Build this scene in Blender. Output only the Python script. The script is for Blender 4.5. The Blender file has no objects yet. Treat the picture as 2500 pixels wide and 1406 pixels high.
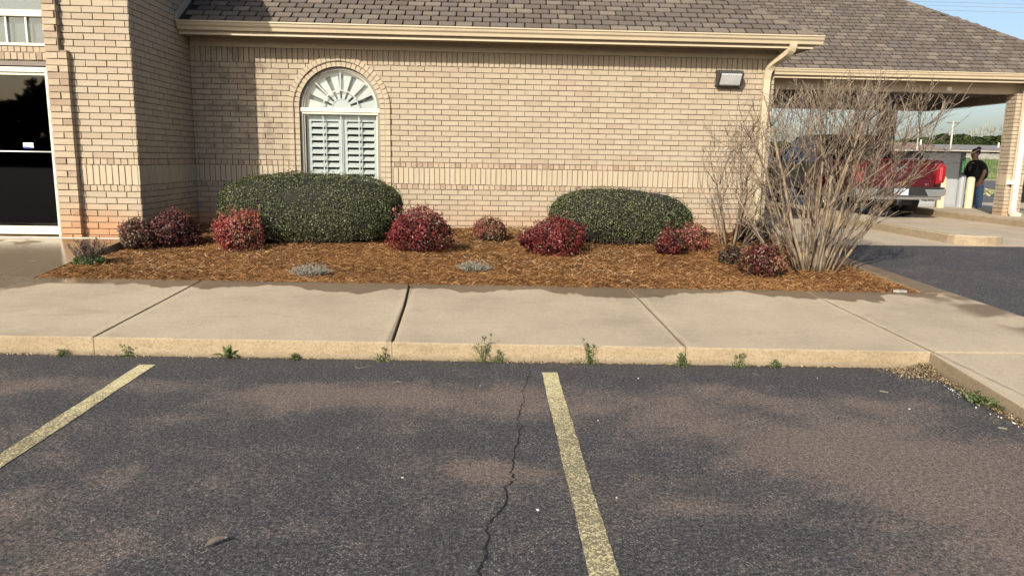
import bpy, bmesh, math, random
import numpy as np
from mathutils import Vector, Matrix, Euler
R = math.radians
random.seed(7); rng = np.random.default_rng(7)
SC = bpy.context.scene
COL = SC.collection
# ------------------------------------------------------------------ camera
PITCH, YAW, ROLL, CAMH, FPX = R(9.95), R(2.65), R(0.95), 1.45, 1800.0
def cam_axes():
    cp, sp, cy, sy = math.cos(PITCH), math.sin(PITCH), math.cos(YAW), math.sin(YAW)
    F = Vector((sy*cp, cy*cp, -sp)); Rt = Vector((cy, -sy, 0)); U = Rt.cross(F)
    c, s = math.cos(ROLL), math.sin(ROLL)
    return F, c*Rt + s*U, -s*Rt + c*U
CF, CR, CU = cam_axes()
cd = bpy.data.cameras.new('camera'); cam = bpy.data.objects.new('camera', cd); COL.objects.link(cam)
cd.sensor_width = 36; cd.lens = 36*FPX/2500; cd.clip_start = .05; cd.clip_end = 3000
mm = Matrix((CR, CU, -CF)).transposed().to_4x4(); mm.translation = (0, 0, CAMH); cam.matrix_world = mm
SC.camera = cam
def depth_of(p): return (Vector(p) - Vector((0, 0, CAMH))).dot(CF)
def px_of(p):
    q = Vector(p) - Vector((0, 0, CAMH)); d = q.dot(CF)
    if d < .05: return None
    return 1250 + FPX*q.dot(CR)/d, 703 - FPX*q.dot(CU)/d
# ------------------------------------------------------------------ light
SUN_EL, SUN_AZ = R(30), R(26.5)
to_sun = Vector((-math.sin(SUN_AZ)*math.cos(SUN_EL), -math.cos(SUN_AZ)*math.cos(SUN_EL), math.sin(SUN_EL)))
sl = bpy.data.lights.new('sun', 'SUN'); sl.energy = 4.6; sl.angle = R(.53); sl.color = (1.0, .93, .82)
so = bpy.data.objects.new('sun', sl); COL.objects.link(so); so.rotation_euler = to_sun.to_track_quat('Z', 'Y').to_euler(); so.location = (-20, -40, 30)
wd = bpy.data.worlds.new('World'); SC.world = wd; wd.use_nodes = True
wn = wd.node_tree.nodes; wl = wd.node_tree.links; wn.clear()
sky = wn.new('ShaderNodeTexSky'); sky.sky_type = 'NISHITA'; sky.sun_disc = False
sky.sun_elevation = SUN_EL; sky.sun_rotation = math.atan2(to_sun.x, to_sun.y); sky.air_density = 1.0; sky.dust_density = 3.4; sky.ozone_density = 1.4; sky.altitude = 300
bg = wn.new('ShaderNodeBackground'); bg.inputs[1].default_value = .122
wo = wn.new('ShaderNodeOutputWorld'); wl.new(sky.outputs[0], bg.inputs[0]); wl.new(bg.outputs[0], wo.inputs[0])
SC.view_settings.view_transform = 'Standard'; SC.view_settings.look = 'None'; SC.view_settings.exposure = 0.5; SC.view_settings.gamma = 1
SC.view_settings.use_curve_mapping = False
SC.cycles.max_bounces = 6; SC.cycles.transparent_max_bounces = 8
# ------------------------------------------------------------------ node helpers
class NT:
    def __init__(s, name):
        s.m = bpy.data.materials.new(name); s.m.use_nodes = True; s.t = s.m.node_tree; s.n = s.t.nodes; s.n.clear()
        s.out = s.n.new('ShaderNodeOutputMaterial'); s.b = s.n.new('ShaderNodeBsdfPrincipled'); s.t.links.new(s.b.outputs[0], s.out.inputs[0])
    def put(s, sock, v):
        if v is None: return
        if isinstance(v, bpy.types.NodeSocket): s.t.links.new(v, sock)
        else:
            if isinstance(v, tuple) and len(v) == 3 and sock.type == 'RGBA': v = (*v, 1)
            sock.default_value = v
    def math(s, op, a, b=None, c=None, clamp=False):
        x = s.n.new('ShaderNodeMath'); x.operation = op; x.use_clamp = clamp
        s.put(x.inputs[0], a)
        if b is not None: s.put(x.inputs[1], b)
        if c is not None: s.put(x.inputs[2], c)
        return x.outputs[0]
    def mix(s, f, a, b, mode='MIX'):
        x = s.n.new('ShaderNodeMix'); x.data_type = 'RGBA'; x.blend_type = mode; x.clamp_factor = True
        s.put(x.inputs[0], f); s.put(x.inputs[6], a); s.put(x.inputs[7], b); return x.outputs[2]
    def pos(s): return s.n.new('ShaderNodeNewGeometry').outputs['Position']
    def obj(s): return s.n.new('ShaderNodeTexCoord').outputs['Object']
    def xyz(s, v):
        x = s.n.new('ShaderNodeSeparateXYZ'); s.put(x.inputs[0], v); return x.outputs
    def vec(s, a, b, c):
        x = s.n.new('ShaderNodeCombineXYZ'); s.put(x.inputs[0], a); s.put(x.inputs[1], b); s.put(x.inputs[2], c); return x.outputs[0]
    def scale(s, v, k):
        x = s.n.new('ShaderNodeVectorMath'); x.operation = 'MULTIPLY'; s.put(x.inputs[0], v); x.inputs[1].default_value = k; return x.outputs[0]
    def noise(s, v, sc, det=3, rough=.55, dist=0):
        x = s.n.new('ShaderNodeTexNoise'); s.put(x.inputs['Vector'], v); x.inputs['Scale'].default_value = sc; x.inputs['Detail'].default_value = det
        x.inputs['Roughness'].default_value = rough; x.inputs['Distortion'].default_value = dist; return x.outputs[0]
    def vor(s, v, sc, feat='F1', out=0):
        x = s.n.new('ShaderNodeTexVoronoi'); x.feature = feat; s.put(x.inputs['Vector'], v); x.inputs['Scale'].default_value = sc; return x.outputs[out]
    def ramp(s, f, stops, interp='LINEAR'):
        x = s.n.new('ShaderNodeValToRGB'); s.put(x.inputs[0], f); e = x.color_ramp; e.interpolation = interp
        while len(e.elements) < len(stops): e.elements.new(.5)
        for k, (p, c) in enumerate(stops):
            e.elements[k].position = p; e.elements[k].color = (*c, 1) if len(c) == 3 else c
        return x.outputs[0]
    def step(s, v, a, b):
        x = s.n.new('ShaderNodeMapRange'); x.interpolation_type = 'SMOOTHSTEP'; s.put(x.inputs[0], v); s.put(x.inputs[1], a); s.put(x.inputs[2], b); return x.outputs[0]
    def attr(s, nm):
        x = s.n.new('ShaderNodeAttribute'); x.attribute_name = nm; return x.outputs['Fac']
    def rnd(s):
        return s.math('FRACT', s.math('ADD', s.attr('rnd'), s.n.new('ShaderNodeObjectInfo').outputs['Random']))
    def bump(s, h, st=.3, d=.01):
        x = s.n.new('ShaderNodeBump'); x.inputs['Strength'].default_value = st; x.inputs['Distance'].default_value = d; s.put(x.inputs['Height'], h)
        s.t.links.new(x.outputs[0], s.b.inputs['Normal'])
    def fin(s, col, rough=.7, metal=None, spec=None, **k):
        s.put(s.b.inputs['Base Color'], col); s.put(s.b.inputs['Roughness'], rough)
        if metal is not None: s.put(s.b.inputs['Metallic'], metal)
        if spec is not None: s.put(s.b.inputs['Specular IOR Level'], spec)
        for a, v in k.items(): s.put(s.b.inputs[a.replace('_', ' ')], v)
        return s.m
MATS = {}
def plain(name, col, rough=.6, var=.12, sc=6.0, metal=None, spec=None, bump=0, bsc=60, **k):
    if name in MATS: return MATS[name]
    t = NT(name); p = t.pos()
    n = t.noise(p, sc, 4)
    a = tuple(max(0, c*(1-var)) for c in col); b = tuple(min(1, c*(1+var)) for c in col)
    c = t.ramp(n, [(.3, a), (.7, b)])
    if bump: t.bump(t.noise(p, bsc, 3), bump, .004)
    MATS[name] = t.fin(c, rough, metal, spec, **k); return MATS[name]
# ------------------------------------------------------------------ mesh helpers
class MB:
    def __init__(s): s.v = []; s.f = []; s.r = []; s.mi = []
    def face(s, pts, r=0, mi=0):
        b = len(s.v); s.v += [tuple(p) for p in pts]; s.f.append(tuple(range(b, b+len(pts)))); s.r.append(r); s.mi.append(mi)
    def box(s, x0, x1, y0, y1, z0, z1, r=0, skip=''):
        b = len(s.v)
        s.v += [(x0,y0,z0),(x1,y0,z0),(x1,y1,z0),(x0,y1,z0),(x0,y0,z1),(x1,y0,z1),(x1,y1,z1),(x0,y1,z1)]
        for k, q in (('b',(0,3,2,1)),('t',(4,5,6,7)),('f',(0,1,5,4)),('r',(1,2,6,5)),('k',(2,3,7,6)),('l',(3,0,4,7))):
            if k not in skip: s.f.append(tuple(b+i for i in q)); s.r.append(r); s.mi.append(0)
    def obox(s, c, u, v, w, r=0):   # centre and three half vectors
        c, u, v, w = Vector(c), Vector(u), Vector(v), Vector(w); b = len(s.v)
        for k in ((-1,-1,-1),(1,-1,-1),(1,1,-1),(-1,1,-1),(-1,-1,1),(1,-1,1),(1,1,1),(-1,1,1)): s.v.append(tuple(c+u*k[0]+v*k[1]+w*k[2]))
        for q in ((0,3,2,1),(4,5,6,7),(0,1,5,4),(1,2,6,5),(2,3,7,6),(3,0,4,7)): s.f.append(tuple(b+i for i in q)); s.r.append(r); s.mi.append(0)
    def prism(s, poly, y0, y1, ax='y', r=0, caps=True):
        # poly in the plane normal to ax; ax 'y': (x,z)  'x': (y,z)  'z': (x,y)
        f = {'y': lambda a, b, t: (a, t, b), 'x': lambda a, b, t: (t, a, b), 'z': lambda a, b, t: (a, b, t)}[ax]
        n = len(poly); b = len(s.v)
        s.v += [f(a, c, y0) for a, c in poly] + [f(a, c, y1) for a, c in poly]
        for i in range(n):
            j = (i+1) % n; s.f.append((b+i, b+j, b+n+j, b+n+i)); s.r.append(r); s.mi.append(0)
        if caps:
            s.f.append(tuple(b+i for i in range(n))[::-1]); s.f.append(tuple(b+n+i for i in range(n))); s.r += [r, r]; s.mi += [0, 0]
    def tube(s, pts, rad, n=6, r=0, cap=True):
        pts = [Vector(p) for p in pts]
        if not hasattr(rad, '__len__'): rad = [rad]*len(pts)
        b = len(s.v); prev = None
        for i, p in enumerate(pts):
            d = (pts[min(i+1, len(pts)-1)] - pts[max(i-1, 0)]).normalized()
            if prev is None: a = d.orthogonal().normalized()
            else:
                a = prev - d*prev.dot(d)
                a = a.normalized() if a.length > 1e-6 else d.orthogonal().normalized()
            prev = a; c = d.cross(a)
            for k in range(n):
                t = 2*math.pi*k/n; s.v.append(tuple(p + (a*math.cos(t)+c*math.sin(t))*rad[i]))
        for i in range(len(pts)-1):
            for k in range(n):
                q = (k+1) % n; s.f.append((b+i*n+k, b+i*n+q, b+(i+1)*n+q, b+(i+1)*n+k)); s.r.append(r); s.mi.append(0)
        if cap and n > 2:
            s.f.append(tuple(b+k for k in range(n))[::-1]); s.f.append(tuple(b+(len(pts)-1)*n+k for k in range(n))); s.r += [r, r]; s.mi += [0, 0]
    def lathe(s, prof, c=(0,0,0), n=20, axis='z', r=0):
        b = len(s.v); c = Vector(c)
        for (ra, h) in prof:
            for k in range(n):
                t = 2*math.pi*k/n; a, e = ra*math.cos(t), ra*math.sin(t)
                s.v.append(tuple(c + Vector({'z': (a,e,h), 'x': (h,a,e), 'y': (e,h,a)}[axis])))
        for i in range(len(prof)-1):
            for k in range(n):
                q = (k+1) % n; s.f.append((b+i*n+k, b+i*n+q, b+(i+1)*n+q, b+(i+1)*n+k)); s.r.append(r); s.mi.append(0)
    def mesh(s, name, mats, smooth=False):
        me = bpy.data.meshes.new(name); me.from_pydata(s.v, [], s.f)
        for m in (mats if isinstance(mats, (list, tuple)) else [mats]): me.materials.append(m)
        if any(s.r):
            a = me.attributes.new('rnd', 'FLOAT', 'FACE'); a.data.foreach_set('value', np.array(s.r, dtype=np.float32))
        if any(s.mi): me.polygons.foreach_set('material_index', np.array(s.mi, dtype=np.int32))
        if smooth: me.polygons.foreach_set('use_smooth', np.ones(len(s.f), dtype=bool))
        me.update(); return me
    def build(s, name, mats, parent=None, smooth=False, loc=None, bevel=0, seg=2):
        o = link(name, s.mesh(name, mats, smooth), parent, loc)
        if bevel:
            b = o.modifiers.new('bevel', 'BEVEL'); b.width = bevel; b.segments = seg; b.limit_method = 'ANGLE'; b.angle_limit = R(35)
        return o
def link(name, data, parent=None, loc=None):
    o = bpy.data.objects.new(name, data); COL.objects.link(o)
    if parent is not None: o.parent = parent
    if loc is not None: o.location = loc
    return o
def empty(name, label, cat, loc=(0,0,0), group=None, rotz=0):
    o = bpy.data.objects.new(name, None); COL.objects.link(o); o.location = loc; o.rotation_euler = (0, 0, rotz); o.empty_display_size = .1
    o['label'] = label; o['category'] = cat
    if group: o['group'] = group
    return o
def tag(o, label, cat, group=None):
    o['label'] = label; o['category'] = cat
    if group: o['group'] = group
    return o
def struct(o): o['kind'] = 'structure'; return o
def stuff(o): o['kind'] = 'stuff'; return o
def fast_quads(name, V, mat, rnd=None, parent=None, npf=4):
    """V: (n*npf,3) vertices; one face per npf of them"""
    n = len(V)//npf; me = bpy.data.meshes.new(name)
    me.vertices.add(n*npf); me.vertices.foreach_set('co', np.ascontiguousarray(V, dtype=np.float32).ravel())
    me.loops.add(n*npf); me.loops.foreach_set('vertex_index', np.arange(n*npf, dtype=np.int32))
    me.polygons.add(n); me.polygons.foreach_set('loop_start', np.arange(0, n*npf, npf, dtype=np.int32))
    me.materials.append(mat); me.update(calc_edges=True)
    if rnd is not None:
        a = me.attributes.new('rnd', 'FLOAT', 'FACE'); a.data.foreach_set('value', np.asarray(rnd, dtype=np.float32))
    return link(name, me, parent)
def unit(a): return a/np.maximum(np.linalg.norm(a, axis=1, keepdims=True), 1e-9)
def leaves(P, N, L, W, fold=.25):
    """diamond leaves at P lying roughly across normals N; arrays L, W -> (4n,3)"""
    n = len(P); a = unit(np.cross(N, rng.normal(size=(n, 3)))); b = np.cross(unit(N), a)
    L = np.broadcast_to(np.asarray(L), n)[:, None]; W = np.broadcast_to(np.asarray(W), n)[:, None]
    nn = unit(N)
    v0 = P - a*L*.5; v2 = P + a*L*.5 - nn*L*fold*.3; v1 = P - a*L*.05 + b*W*.5 + nn*W*fold; v3 = P - a*L*.05 - b*W*.5 + nn*W*fold
    return np.stack([v0, v1, v2, v3], axis=1).reshape(-1, 3)
def zs(y): return .13 + .03*(y - 5.13)
# ------------------------------------------------------------------ materials
def brick_mat(name, ramp, speck=.6):
    t = NT(name); p = t.pos(); r = t.rnd(); z = t.xyz(p)[2]; x = t.xyz(p)[0]
    c = t.ramp(r, ramp)
    # vertical wire-cut texture and dark pock marks
    q = t.scale(p, (1, 1, .22)); sp = t.noise(q, 130, 3, .7); pk = t.step(sp, .60, .68)
    fine = t.noise(t.scale(p, (1, 1, .5)), 300, 2, .6)
    c = t.mix(t.math('MULTIPLY', pk, speck*.55), c, t.mix(.62, c, (.08, .055, .04)))
    c = t.mix(.5, c, t.mix(t.step(fine, .3, .7), t.mix(.3, c, (.1, .07, .05)), t.mix(.2, c, (.8, .65, .5))))
    big = t.noise(p, 1.3, 4); c = t.mix(t.math('MULTIPLY', t.step(big, .45, .75), .14), c, t.mix(.5, c, (.28, .2, .15)))
    streak = t.noise(t.scale(p, (1, 1, .10)), 3.2, 5, .65); c = t.mix(t.math('MULTIPLY', t.step(streak, .50, .72), .22), c, t.mix(.6, c, (.20, .15, .11)))
    # rusty splash-back near the ground, soot-dark bricks near the inner corner
    zz = t.math('ADD', z, t.math('MULTIPLY', t.noise(p, 2.2, 4), -.5))
    left = t.step(x, -2.2, -4.2)
    low = t.math('SUBTRACT', 1, t.step(zz, .10, .62)); lowb = t.math('MULTIPLY', low, t.math('ADD', .32, t.math('MULTIPLY', left, .5)))
    c = t.mix(lowb, c, t.mix(.75, c, (.42, .17, .06), 'MIX'))
    ln = t.noise(p, 4.5, 5, .7)
    dk = t.math('MULTIPLY', t.math('MULTIPLY', t.step(x, -2.6, -3.3), t.math('SUBTRACT', 1, t.step(x, -4.0, -4.32))), t.step(ln, .46, .62))
    c = t.mix(t.math('MULTIPLY', dk, t.math('MULTIPLY', t.step(z, 1.3, 1.7), .46)), c, (.10, .08, .06))
    t.bump(t.math('ADD', t.math('MULTIPLY', pk, -1), t.math('MULTIPLY', fine, .5)), .35, .003)
    return t.fin(c, .9, spec=.15)
M_BRICK = brick_mat('brick', [(0, (.338, .274, .194)), (.3, (.356, .294, .208)), (.6, (.370, .310, .222)), (.9, (.354, .298, .216)), (1, (.312, .244, .172))])
M_BPALE = brick_mat('pale_brick', [(0, (.385, .325, .228)), (.5, (.415, .352, .250)), (1, (.395, .322, .222))], .4)
M_BHEAD = brick_mat('header_brick', [(0, (.27, .20, .14)), (.12, (.28, .205, .145)), (.3, (.36, .285, .195)), (1, (.395, .32, .225))], .5)
M_MORT = plain('mortar', (.22, .17, .115), .95, .25, 9, bump=.3, bsc=200)
def shingle_mat():
    t = NT('asphalt_shingle'); p = t.pos(); r = t.rnd()
    c = t.ramp(r, [(0, (.080, .061, .047)), (.3, (.104, .082, .064)), (.55, (.100, .084, .070)), (.75, (.122, .098, .075)), (.9, (.165, .135, .098)), (1, (.145, .118, .09))])
    g = t.noise(p, 260, 2, .7); c = t.mix(t.step(g, .45, .75), c, t.mix(.45, c, (.42, .36, .3))); c = t.mix(t.math('MULTIPLY', t.step(g, .5, .25), .6), c, (.05, .04, .04))
    b = t.noise(p, 5, 3); c = t.mix(t.math('MULTIPLY', t.step(b, .45, .7), .35), c, t.mix(.5, c, (.07, .06, .06)))
    t.bump(g, .5, .004); return t.fin(c, .92, spec=.2)
M_SHING = shingle_mat()
M_DECK = plain('shingle_underlay', (.020, .018, .017), .95, .3, 30)
M_TRIM = plain('beige_trim', (.40, .325, .22), .45, .06, 3)
M_GUTT = plain('cream_gutter', (.47, .39, .265), .35, .06, 2)
M_SOFF = plain('tan_soffit', (.30, .22, .135), .6, .08, 3)
M_WHITE = plain('white_paint', (.80, .80, .77), .4, .05, 5)
M_IVORY = plain('ivory_frame', (.60, .56, .44), .42, .05, 4)
M_DARKF = plain('taupe_frame', (.20, .18, .15), .5, .1, 4)
M_BRONZE = plain('bronze_housing', (.045, .043, .042), .5, .2, 10)
M_BLACK = plain('black_plastic', (.012, .012, .013), .5, .2, 10)
M_DARK = plain('dark_interior', (.012, .012, .012), .9, .2, 2)
M_GREY = plain('plain_grey', (.22, .23, .23), .5, .1, 3)
def glass_mat(name, tint=(.9, .95, .95), trans=.85, gain=1.5):
    t = NT(name); n = t.n
    g = n.new('ShaderNodeBsdfGlossy'); g.inputs['Roughness'].default_value = .02
    tr = n.new('ShaderNodeBsdfTransparent'); tr.inputs[0].default_value = (*[c*trans for c in tint], 1)
    f = n.new('ShaderNodeFresnel'); f.inputs[0].default_value = 1.52
    wob = t.noise(t.pos(), 1.2, 2); b = n.new('ShaderNodeBump'); b.inputs['Strength'].default_value = .02; t.put(b.inputs['Height'], wob); t.t.links.new(b.outputs[0], g.inputs['Normal'])
    mx = n.new('ShaderNodeMixShader'); t.put(mx.inputs[0], t.math('MULTIPLY', f.outputs[0], gain, clamp=True)); t.t.links.new(tr.outputs[0], mx.inputs[1]); t.t.links.new(g.outputs[0], mx.inputs[2])
    t.t.links.new(mx.outputs[0], t.out.inputs[0]); return t.m
M_GLASS = glass_mat('window_glass'); M_TINT = glass_mat('tinted_glass', (.2, .21, .21), .6, 1.0)
def concrete_mat(name, base, wet=True, worn=True):
    t = NT(name); p = t.pos(); X = t.xyz(p); r = t.rnd()
    n1 = t.noise(p, 1.1, 5, .6); n2 = t.noise(p, 9, 4, .65); n3 = t.noise(p, 170, 2, .6)
    st = t.noise(t.scale(p, (2.0, 22, 1)), 3, 3, .6)
    c = t.ramp(n1, [(.3, tuple(k*.76 for k in base)), (.5, base), (.72, tuple(min(1, k*1.16) for k in base))])
    c = t.mix(t.math('MULTIPLY', t.step(n2, .5, .75), .3), c, tuple(k*1.28 for k in base))
    c = t.mix(t.math('MULTIPLY', t.step(st, .5, .72), .22), c, tuple(k*.72 for k in base))
    n6 = t.noise(p, 60, 4, .8); c = t.mix(t.math('MULTIPLY', t.step(n6, .46, .62), .30), c, tuple(k*.62 for k in base)); c = t.mix(t.math('MULTIPLY', t.step(n6, .5, .40), .22), c, tuple(k*1.35 for k in base)); pit = t.step(t.vor(p, 14), .10, .05); c = t.mix(t.math('MULTIPLY', pit, .55), c, tuple(k*.35 for k in base)); grime = t.noise(t.scale(p, (.5, 1.6, 1)), 2.3, 6, .75, .6); c = t.mix(t.math('MULTIPLY', t.step(grime, .53, .70), .38), c, (base[0]*.58, base[1]*.55, base[2]*.50))
    c = t.mix(t.math('MULTIPLY', t.math('SUBTRACT', r, .5), .18), c, tuple(k*1.35 for k in base))
    if wet:
        for jx in (-4.83, -2.77, -.65, 1.5, 3.28):
            dj = t.math('ABSOLUTE', t.math('SUBTRACT', X[0], jx)); sc_ = t.math('MULTIPLY', t.step(t.math('ADD', dj, t.math('MULTIPLY', t.noise(t.scale(p, (3, .6, 1)), 4, 4, .7), .16)), .17, .11), .38); c = t.mix(sc_, c, tuple(k*1.28 for k in base))
            c = t.mix(t.math('MULTIPLY', t.step(t.math('ADD', dj, t.math('MULTIPLY', n2, .05)), .05, .028), .6), c, tuple(k*.45 for k in base))
    rough = .85
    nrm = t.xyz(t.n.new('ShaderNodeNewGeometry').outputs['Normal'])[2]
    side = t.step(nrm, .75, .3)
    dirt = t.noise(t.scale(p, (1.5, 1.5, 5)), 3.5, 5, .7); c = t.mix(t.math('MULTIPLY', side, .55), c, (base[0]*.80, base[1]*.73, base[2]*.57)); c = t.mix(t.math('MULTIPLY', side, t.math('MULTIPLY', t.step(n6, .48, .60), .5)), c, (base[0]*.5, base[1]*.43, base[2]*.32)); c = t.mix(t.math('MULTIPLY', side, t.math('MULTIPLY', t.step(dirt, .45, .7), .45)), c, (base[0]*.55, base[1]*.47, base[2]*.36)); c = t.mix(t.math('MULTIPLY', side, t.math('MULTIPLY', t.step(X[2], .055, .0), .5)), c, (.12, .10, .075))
    if wet:
        # damp band that soaks out of the planting bed, and puddle on the entry walk
        v = t.math('ADD', X[1], t.math('MULTIPLY', X[0], .045)); d = t.math('SUBTRACT', 7.30, v)
        wn_ = t.math('ADD', t.math('MULTIPLY', t.noise(t.scale(p, (1.0, .35, 0)), .95, 4, .6), 1.9), -.66)
        wn_ = t.math('ADD', wn_, t.math('MULTIPLY', t.noise(p, 9, 3), .06))
        w = t.step(t.math('SUBTRACT', wn_, d), -.035, .02)
        pud = t.math('MULTIPLY', t.step(X[0], -3.35, -3.75), t.math('MULTIPLY', t.step(v, 6.98, 7.08), t.step(t.noise(p, 1.7, 3), .34, .44)))
        ent = t.math('MULTIPLY', t.step(X[0], -4.3, -4.5), t.step(t.noise(t.scale(p, (1, 1.4, 0)), 1.3, 3, .5), .40, .50))
        rgt = t.math('MULTIPLY', t.step(X[0], 4.2, 4.5), t.step(t.noise(p, 1.3, 3), .42, .5))
        wetm = t.math('MAXIMUM', w, t.math('MAXIMUM', pud, t.math('MAXIMUM', ent, rgt)))
        spots = t.step(t.vor(t.scale(p, (.8, 1.6, 1)), .9), .085, .06)
        wetm = t.math('MAXIMUM', wetm, t.math('MULTIPLY', t.math('MULTIPLY', spots, t.step(X[0], -1.8, -2.3)), .7))
        wetm = t.math('MULTIPLY', wetm, t.step(nrm, .8, .95))
        c = t.mix(t.math('MULTIPLY', wetm, .9), c, t.mix(1, c, (.36, .30, .24), 'MULTIPLY'))
        sheen = t.math('MAXIMUM', pud, ent)
        rough = t.math('SUBTRACT', .85, t.math('MULTIPLY', t.math('MAXIMUM', t.math('MULTIPLY', w, .25), t.math('MULTIPLY', t.math('MULTIPLY', sheen, wetm), .78)), 1.0))
    t.bump(t.math('ADD', n3, t.math('MULTIPLY', st, .6)), .12, .004)
    return t.fin(c, rough, spec=.4)
M_CONC = concrete_mat('sidewalk_concrete', (.370, .302, .208))
M_APRON = concrete_mat('apron_concrete', (.37, .305, .22), wet=False)
def asphalt_mat(name, bluish=False):
    t = NT(name); p = t.pos(); X = t.xyz(p); v = t.math('ADD', X[1], t.math('MULTIPLY', X[0], .045))
    pw = t.scale(p, (.62, 1.0, 0)); n1 = t.noise(pw, .95, 6, .62, .4); n2 = t.noise(p, 3.2, 7, .72); n4 = t.noise(p, 45, 5, .8)
    edge = t.step(v, 4.62, 4.95)                       # fresh sealer along the kerb
    w = t.math('ADD', t.math('MULTIPLY', n1, .66), t.math('MULTIPLY', n2, .34)); w = t.math('ADD', w, t.math('MULTIPLY', t.math('SUBTRACT', n4, .5), .62))
    if not bluish:
        # places where the sealer has worn through
        for (bx_, by_, sx_, sy_, am) in ((-.55, 4.42, 1.15, .24, .17), (.15, 4.28, .55, .22, .10), (-3.2, 4.45, 1.2, .3, .14), (1.15, 4.2, .65, .42, .13), (1.75, 3.65, .75, .6, .14), (2.3, 2.9, 1.0, .7, .11), (.1, 3.28, .28, .12, .16), (-2.2, 2.5, 1.1, .7, .05), (2.35, 4.30, .45, .16, .10), (-6, 3.5, 2, 1.5, .08), (4.5, 2.0, 2, 1.5, .08), (0, -2, 6, 3, .08)):
            ux = t.math('DIVIDE', t.math('SUBTRACT', X[0], bx_), sx_); uy = t.math('DIVIDE', t.math('SUBTRACT', v, by_), sy_)
            g_ = t.math('EXPONENT', t.math('MULTIPLY', t.math('ADD', t.math('MULTIPLY', ux, ux), t.math('MULTIPLY', uy, uy)), -1)); w = t.math('ADD', w, t.math('MULTIPLY', g_, am))
        w = t.math('SUBTRACT', w, t.math('MULTIPLY', edge, .12))
    worn = t.math('MULTIPLY', t.step(w, .505, .67), .93)
    if bluish: worn = t.math('MULTIPLY', worn, .45)
    agg = t.vor(p, 120, 'F1', 0); ac = t.xyz(t.vor(p, 120, 'F1', 1))[0]
    n3 = t.noise(p, 110, 4, .85); n5 = t.noise(p, 260, 2, .8); n3 = t.math('ADD', t.math('MULTIPLY', n3, .6), t.math('MULTIPLY', n5, .4))
    n6 = t.noise(p, 48, 4, .85); n3 = t.math('ADD', .5, t.math('ADD', t.math('MULTIPLY', t.math('SUBTRACT', n3, .5), 2.2), t.math('MULTIPLY', t.math('SUBTRACT', n6, .5), 1.2)))
    dark = t.ramp(n3, [(.20, (.006, .0062, .007)), (.42, (.028, .0278, .0285)), (.60, (.072, .069, .067)), (.78, (.20, .185, .17))])
    brn = t.ramp(n3, [(.20, (.018, .015, .013)), (.45, (.120, .089, .071)), (.62, (.205, .160, .129)), (.80, (.32, .27, .23))])
    c = t.mix(worn, dark, brn)
    st = t.math('MULTIPLY', t.step(ac, .84, .90), t.step(agg, .55, .35)); st = t.math('MULTIPLY', st, t.math('ADD', .25, t.math('MULTIPLY', t.step(n2, .42, .62), .7)))
    c = t.mix(st, c, (.30, .27, .24))
    haz = t.math('MULTIPLY', t.step(t.noise(p, 6.5, 5, .75), .54, .70), .35); c = t.mix(haz, c, t.mix(.5, c, (.20, .17, .15)))
    pale = t.step(t.vor(p, 2.6), .018, .010); c = t.mix(t.math('MULTIPLY', pale, .8), c, (.5, .48, .45))
    t.bump(t.math('ADD', n3, t.math('MULTIPLY', agg, .5)), .55, .006)
    return t.fin(c, t.math('SUBTRACT', .93, t.math('MULTIPLY', edge, .12)), spec=.28)
M_ASPH = asphalt_mat('worn_asphalt'); M_DRIVE = asphalt_mat('drive_asphalt', True)
def stripe_mat():
    t = NT('worn_yellow_paint'); p = t.pos(); X = t.xyz(p); v = X[1]
    n = t.noise(p, 95, 4, .75); g = t.noise(p, 4, 3)
    thr = t.math('ADD', t.math('MULTIPLY', t.step(v, 4.9, 3.6), .10), t.math('MULTIPLY', g, .16))
    wear = t.math('MULTIPLY', t.step(t.math('SUBTRACT', n, thr), .415, .31), .9)
    c = t.mix(wear, t.ramp(t.noise(p, 20, 3), [(.3, (.50, .43, .22)), (.7, (.62, .54, .31))]), (.11, .095, .065))
    t.bump(n, .5, .004); return t.fin(c, .85, spec=.2)
M_STRIPE = stripe_mat()
def ramp_attr_mat(name, stops, rough=.6, spec=.3, sub=0, bumpy=0):
    t = NT(name); r = t.rnd(); p = t.pos(); n = t.noise(p, 14, 3)
    c = t.ramp(t.math('ADD', r, t.math('MULTIPLY', t.math('SUBTRACT', n, .5), .25), clamp=True), stops)
    m = t.fin(c, rough, spec=spec)
    if sub:
        tr = t.n.new('ShaderNodeBsdfTranslucent'); t.put(tr.inputs[0], c); mx = t.n.new('ShaderNodeMixShader'); mx.inputs[0].default_value = sub
        t.t.links.new(t.b.outputs[0], mx.inputs[1]); t.t.links.new(tr.outputs[0], mx.inputs[2]); t.t.links.new(mx.outputs[0], t.out.inputs[0])
    return m
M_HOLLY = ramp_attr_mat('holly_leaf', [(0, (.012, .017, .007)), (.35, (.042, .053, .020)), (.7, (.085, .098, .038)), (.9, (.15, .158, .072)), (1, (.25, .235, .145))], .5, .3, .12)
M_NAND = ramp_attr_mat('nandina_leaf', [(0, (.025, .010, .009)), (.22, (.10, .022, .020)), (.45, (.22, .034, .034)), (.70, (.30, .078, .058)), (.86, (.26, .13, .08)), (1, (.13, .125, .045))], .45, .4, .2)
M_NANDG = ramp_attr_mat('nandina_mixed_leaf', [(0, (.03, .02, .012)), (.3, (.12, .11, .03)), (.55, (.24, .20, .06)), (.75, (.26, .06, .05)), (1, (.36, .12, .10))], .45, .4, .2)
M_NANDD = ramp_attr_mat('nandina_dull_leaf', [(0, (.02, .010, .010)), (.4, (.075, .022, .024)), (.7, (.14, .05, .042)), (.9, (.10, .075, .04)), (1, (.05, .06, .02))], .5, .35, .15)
M_TWIGD = ramp_attr_mat('dark_twig', [(0, (.03, .022, .018)), (1, (.12, .085, .065))], .85)
M_BARK = None
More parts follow.
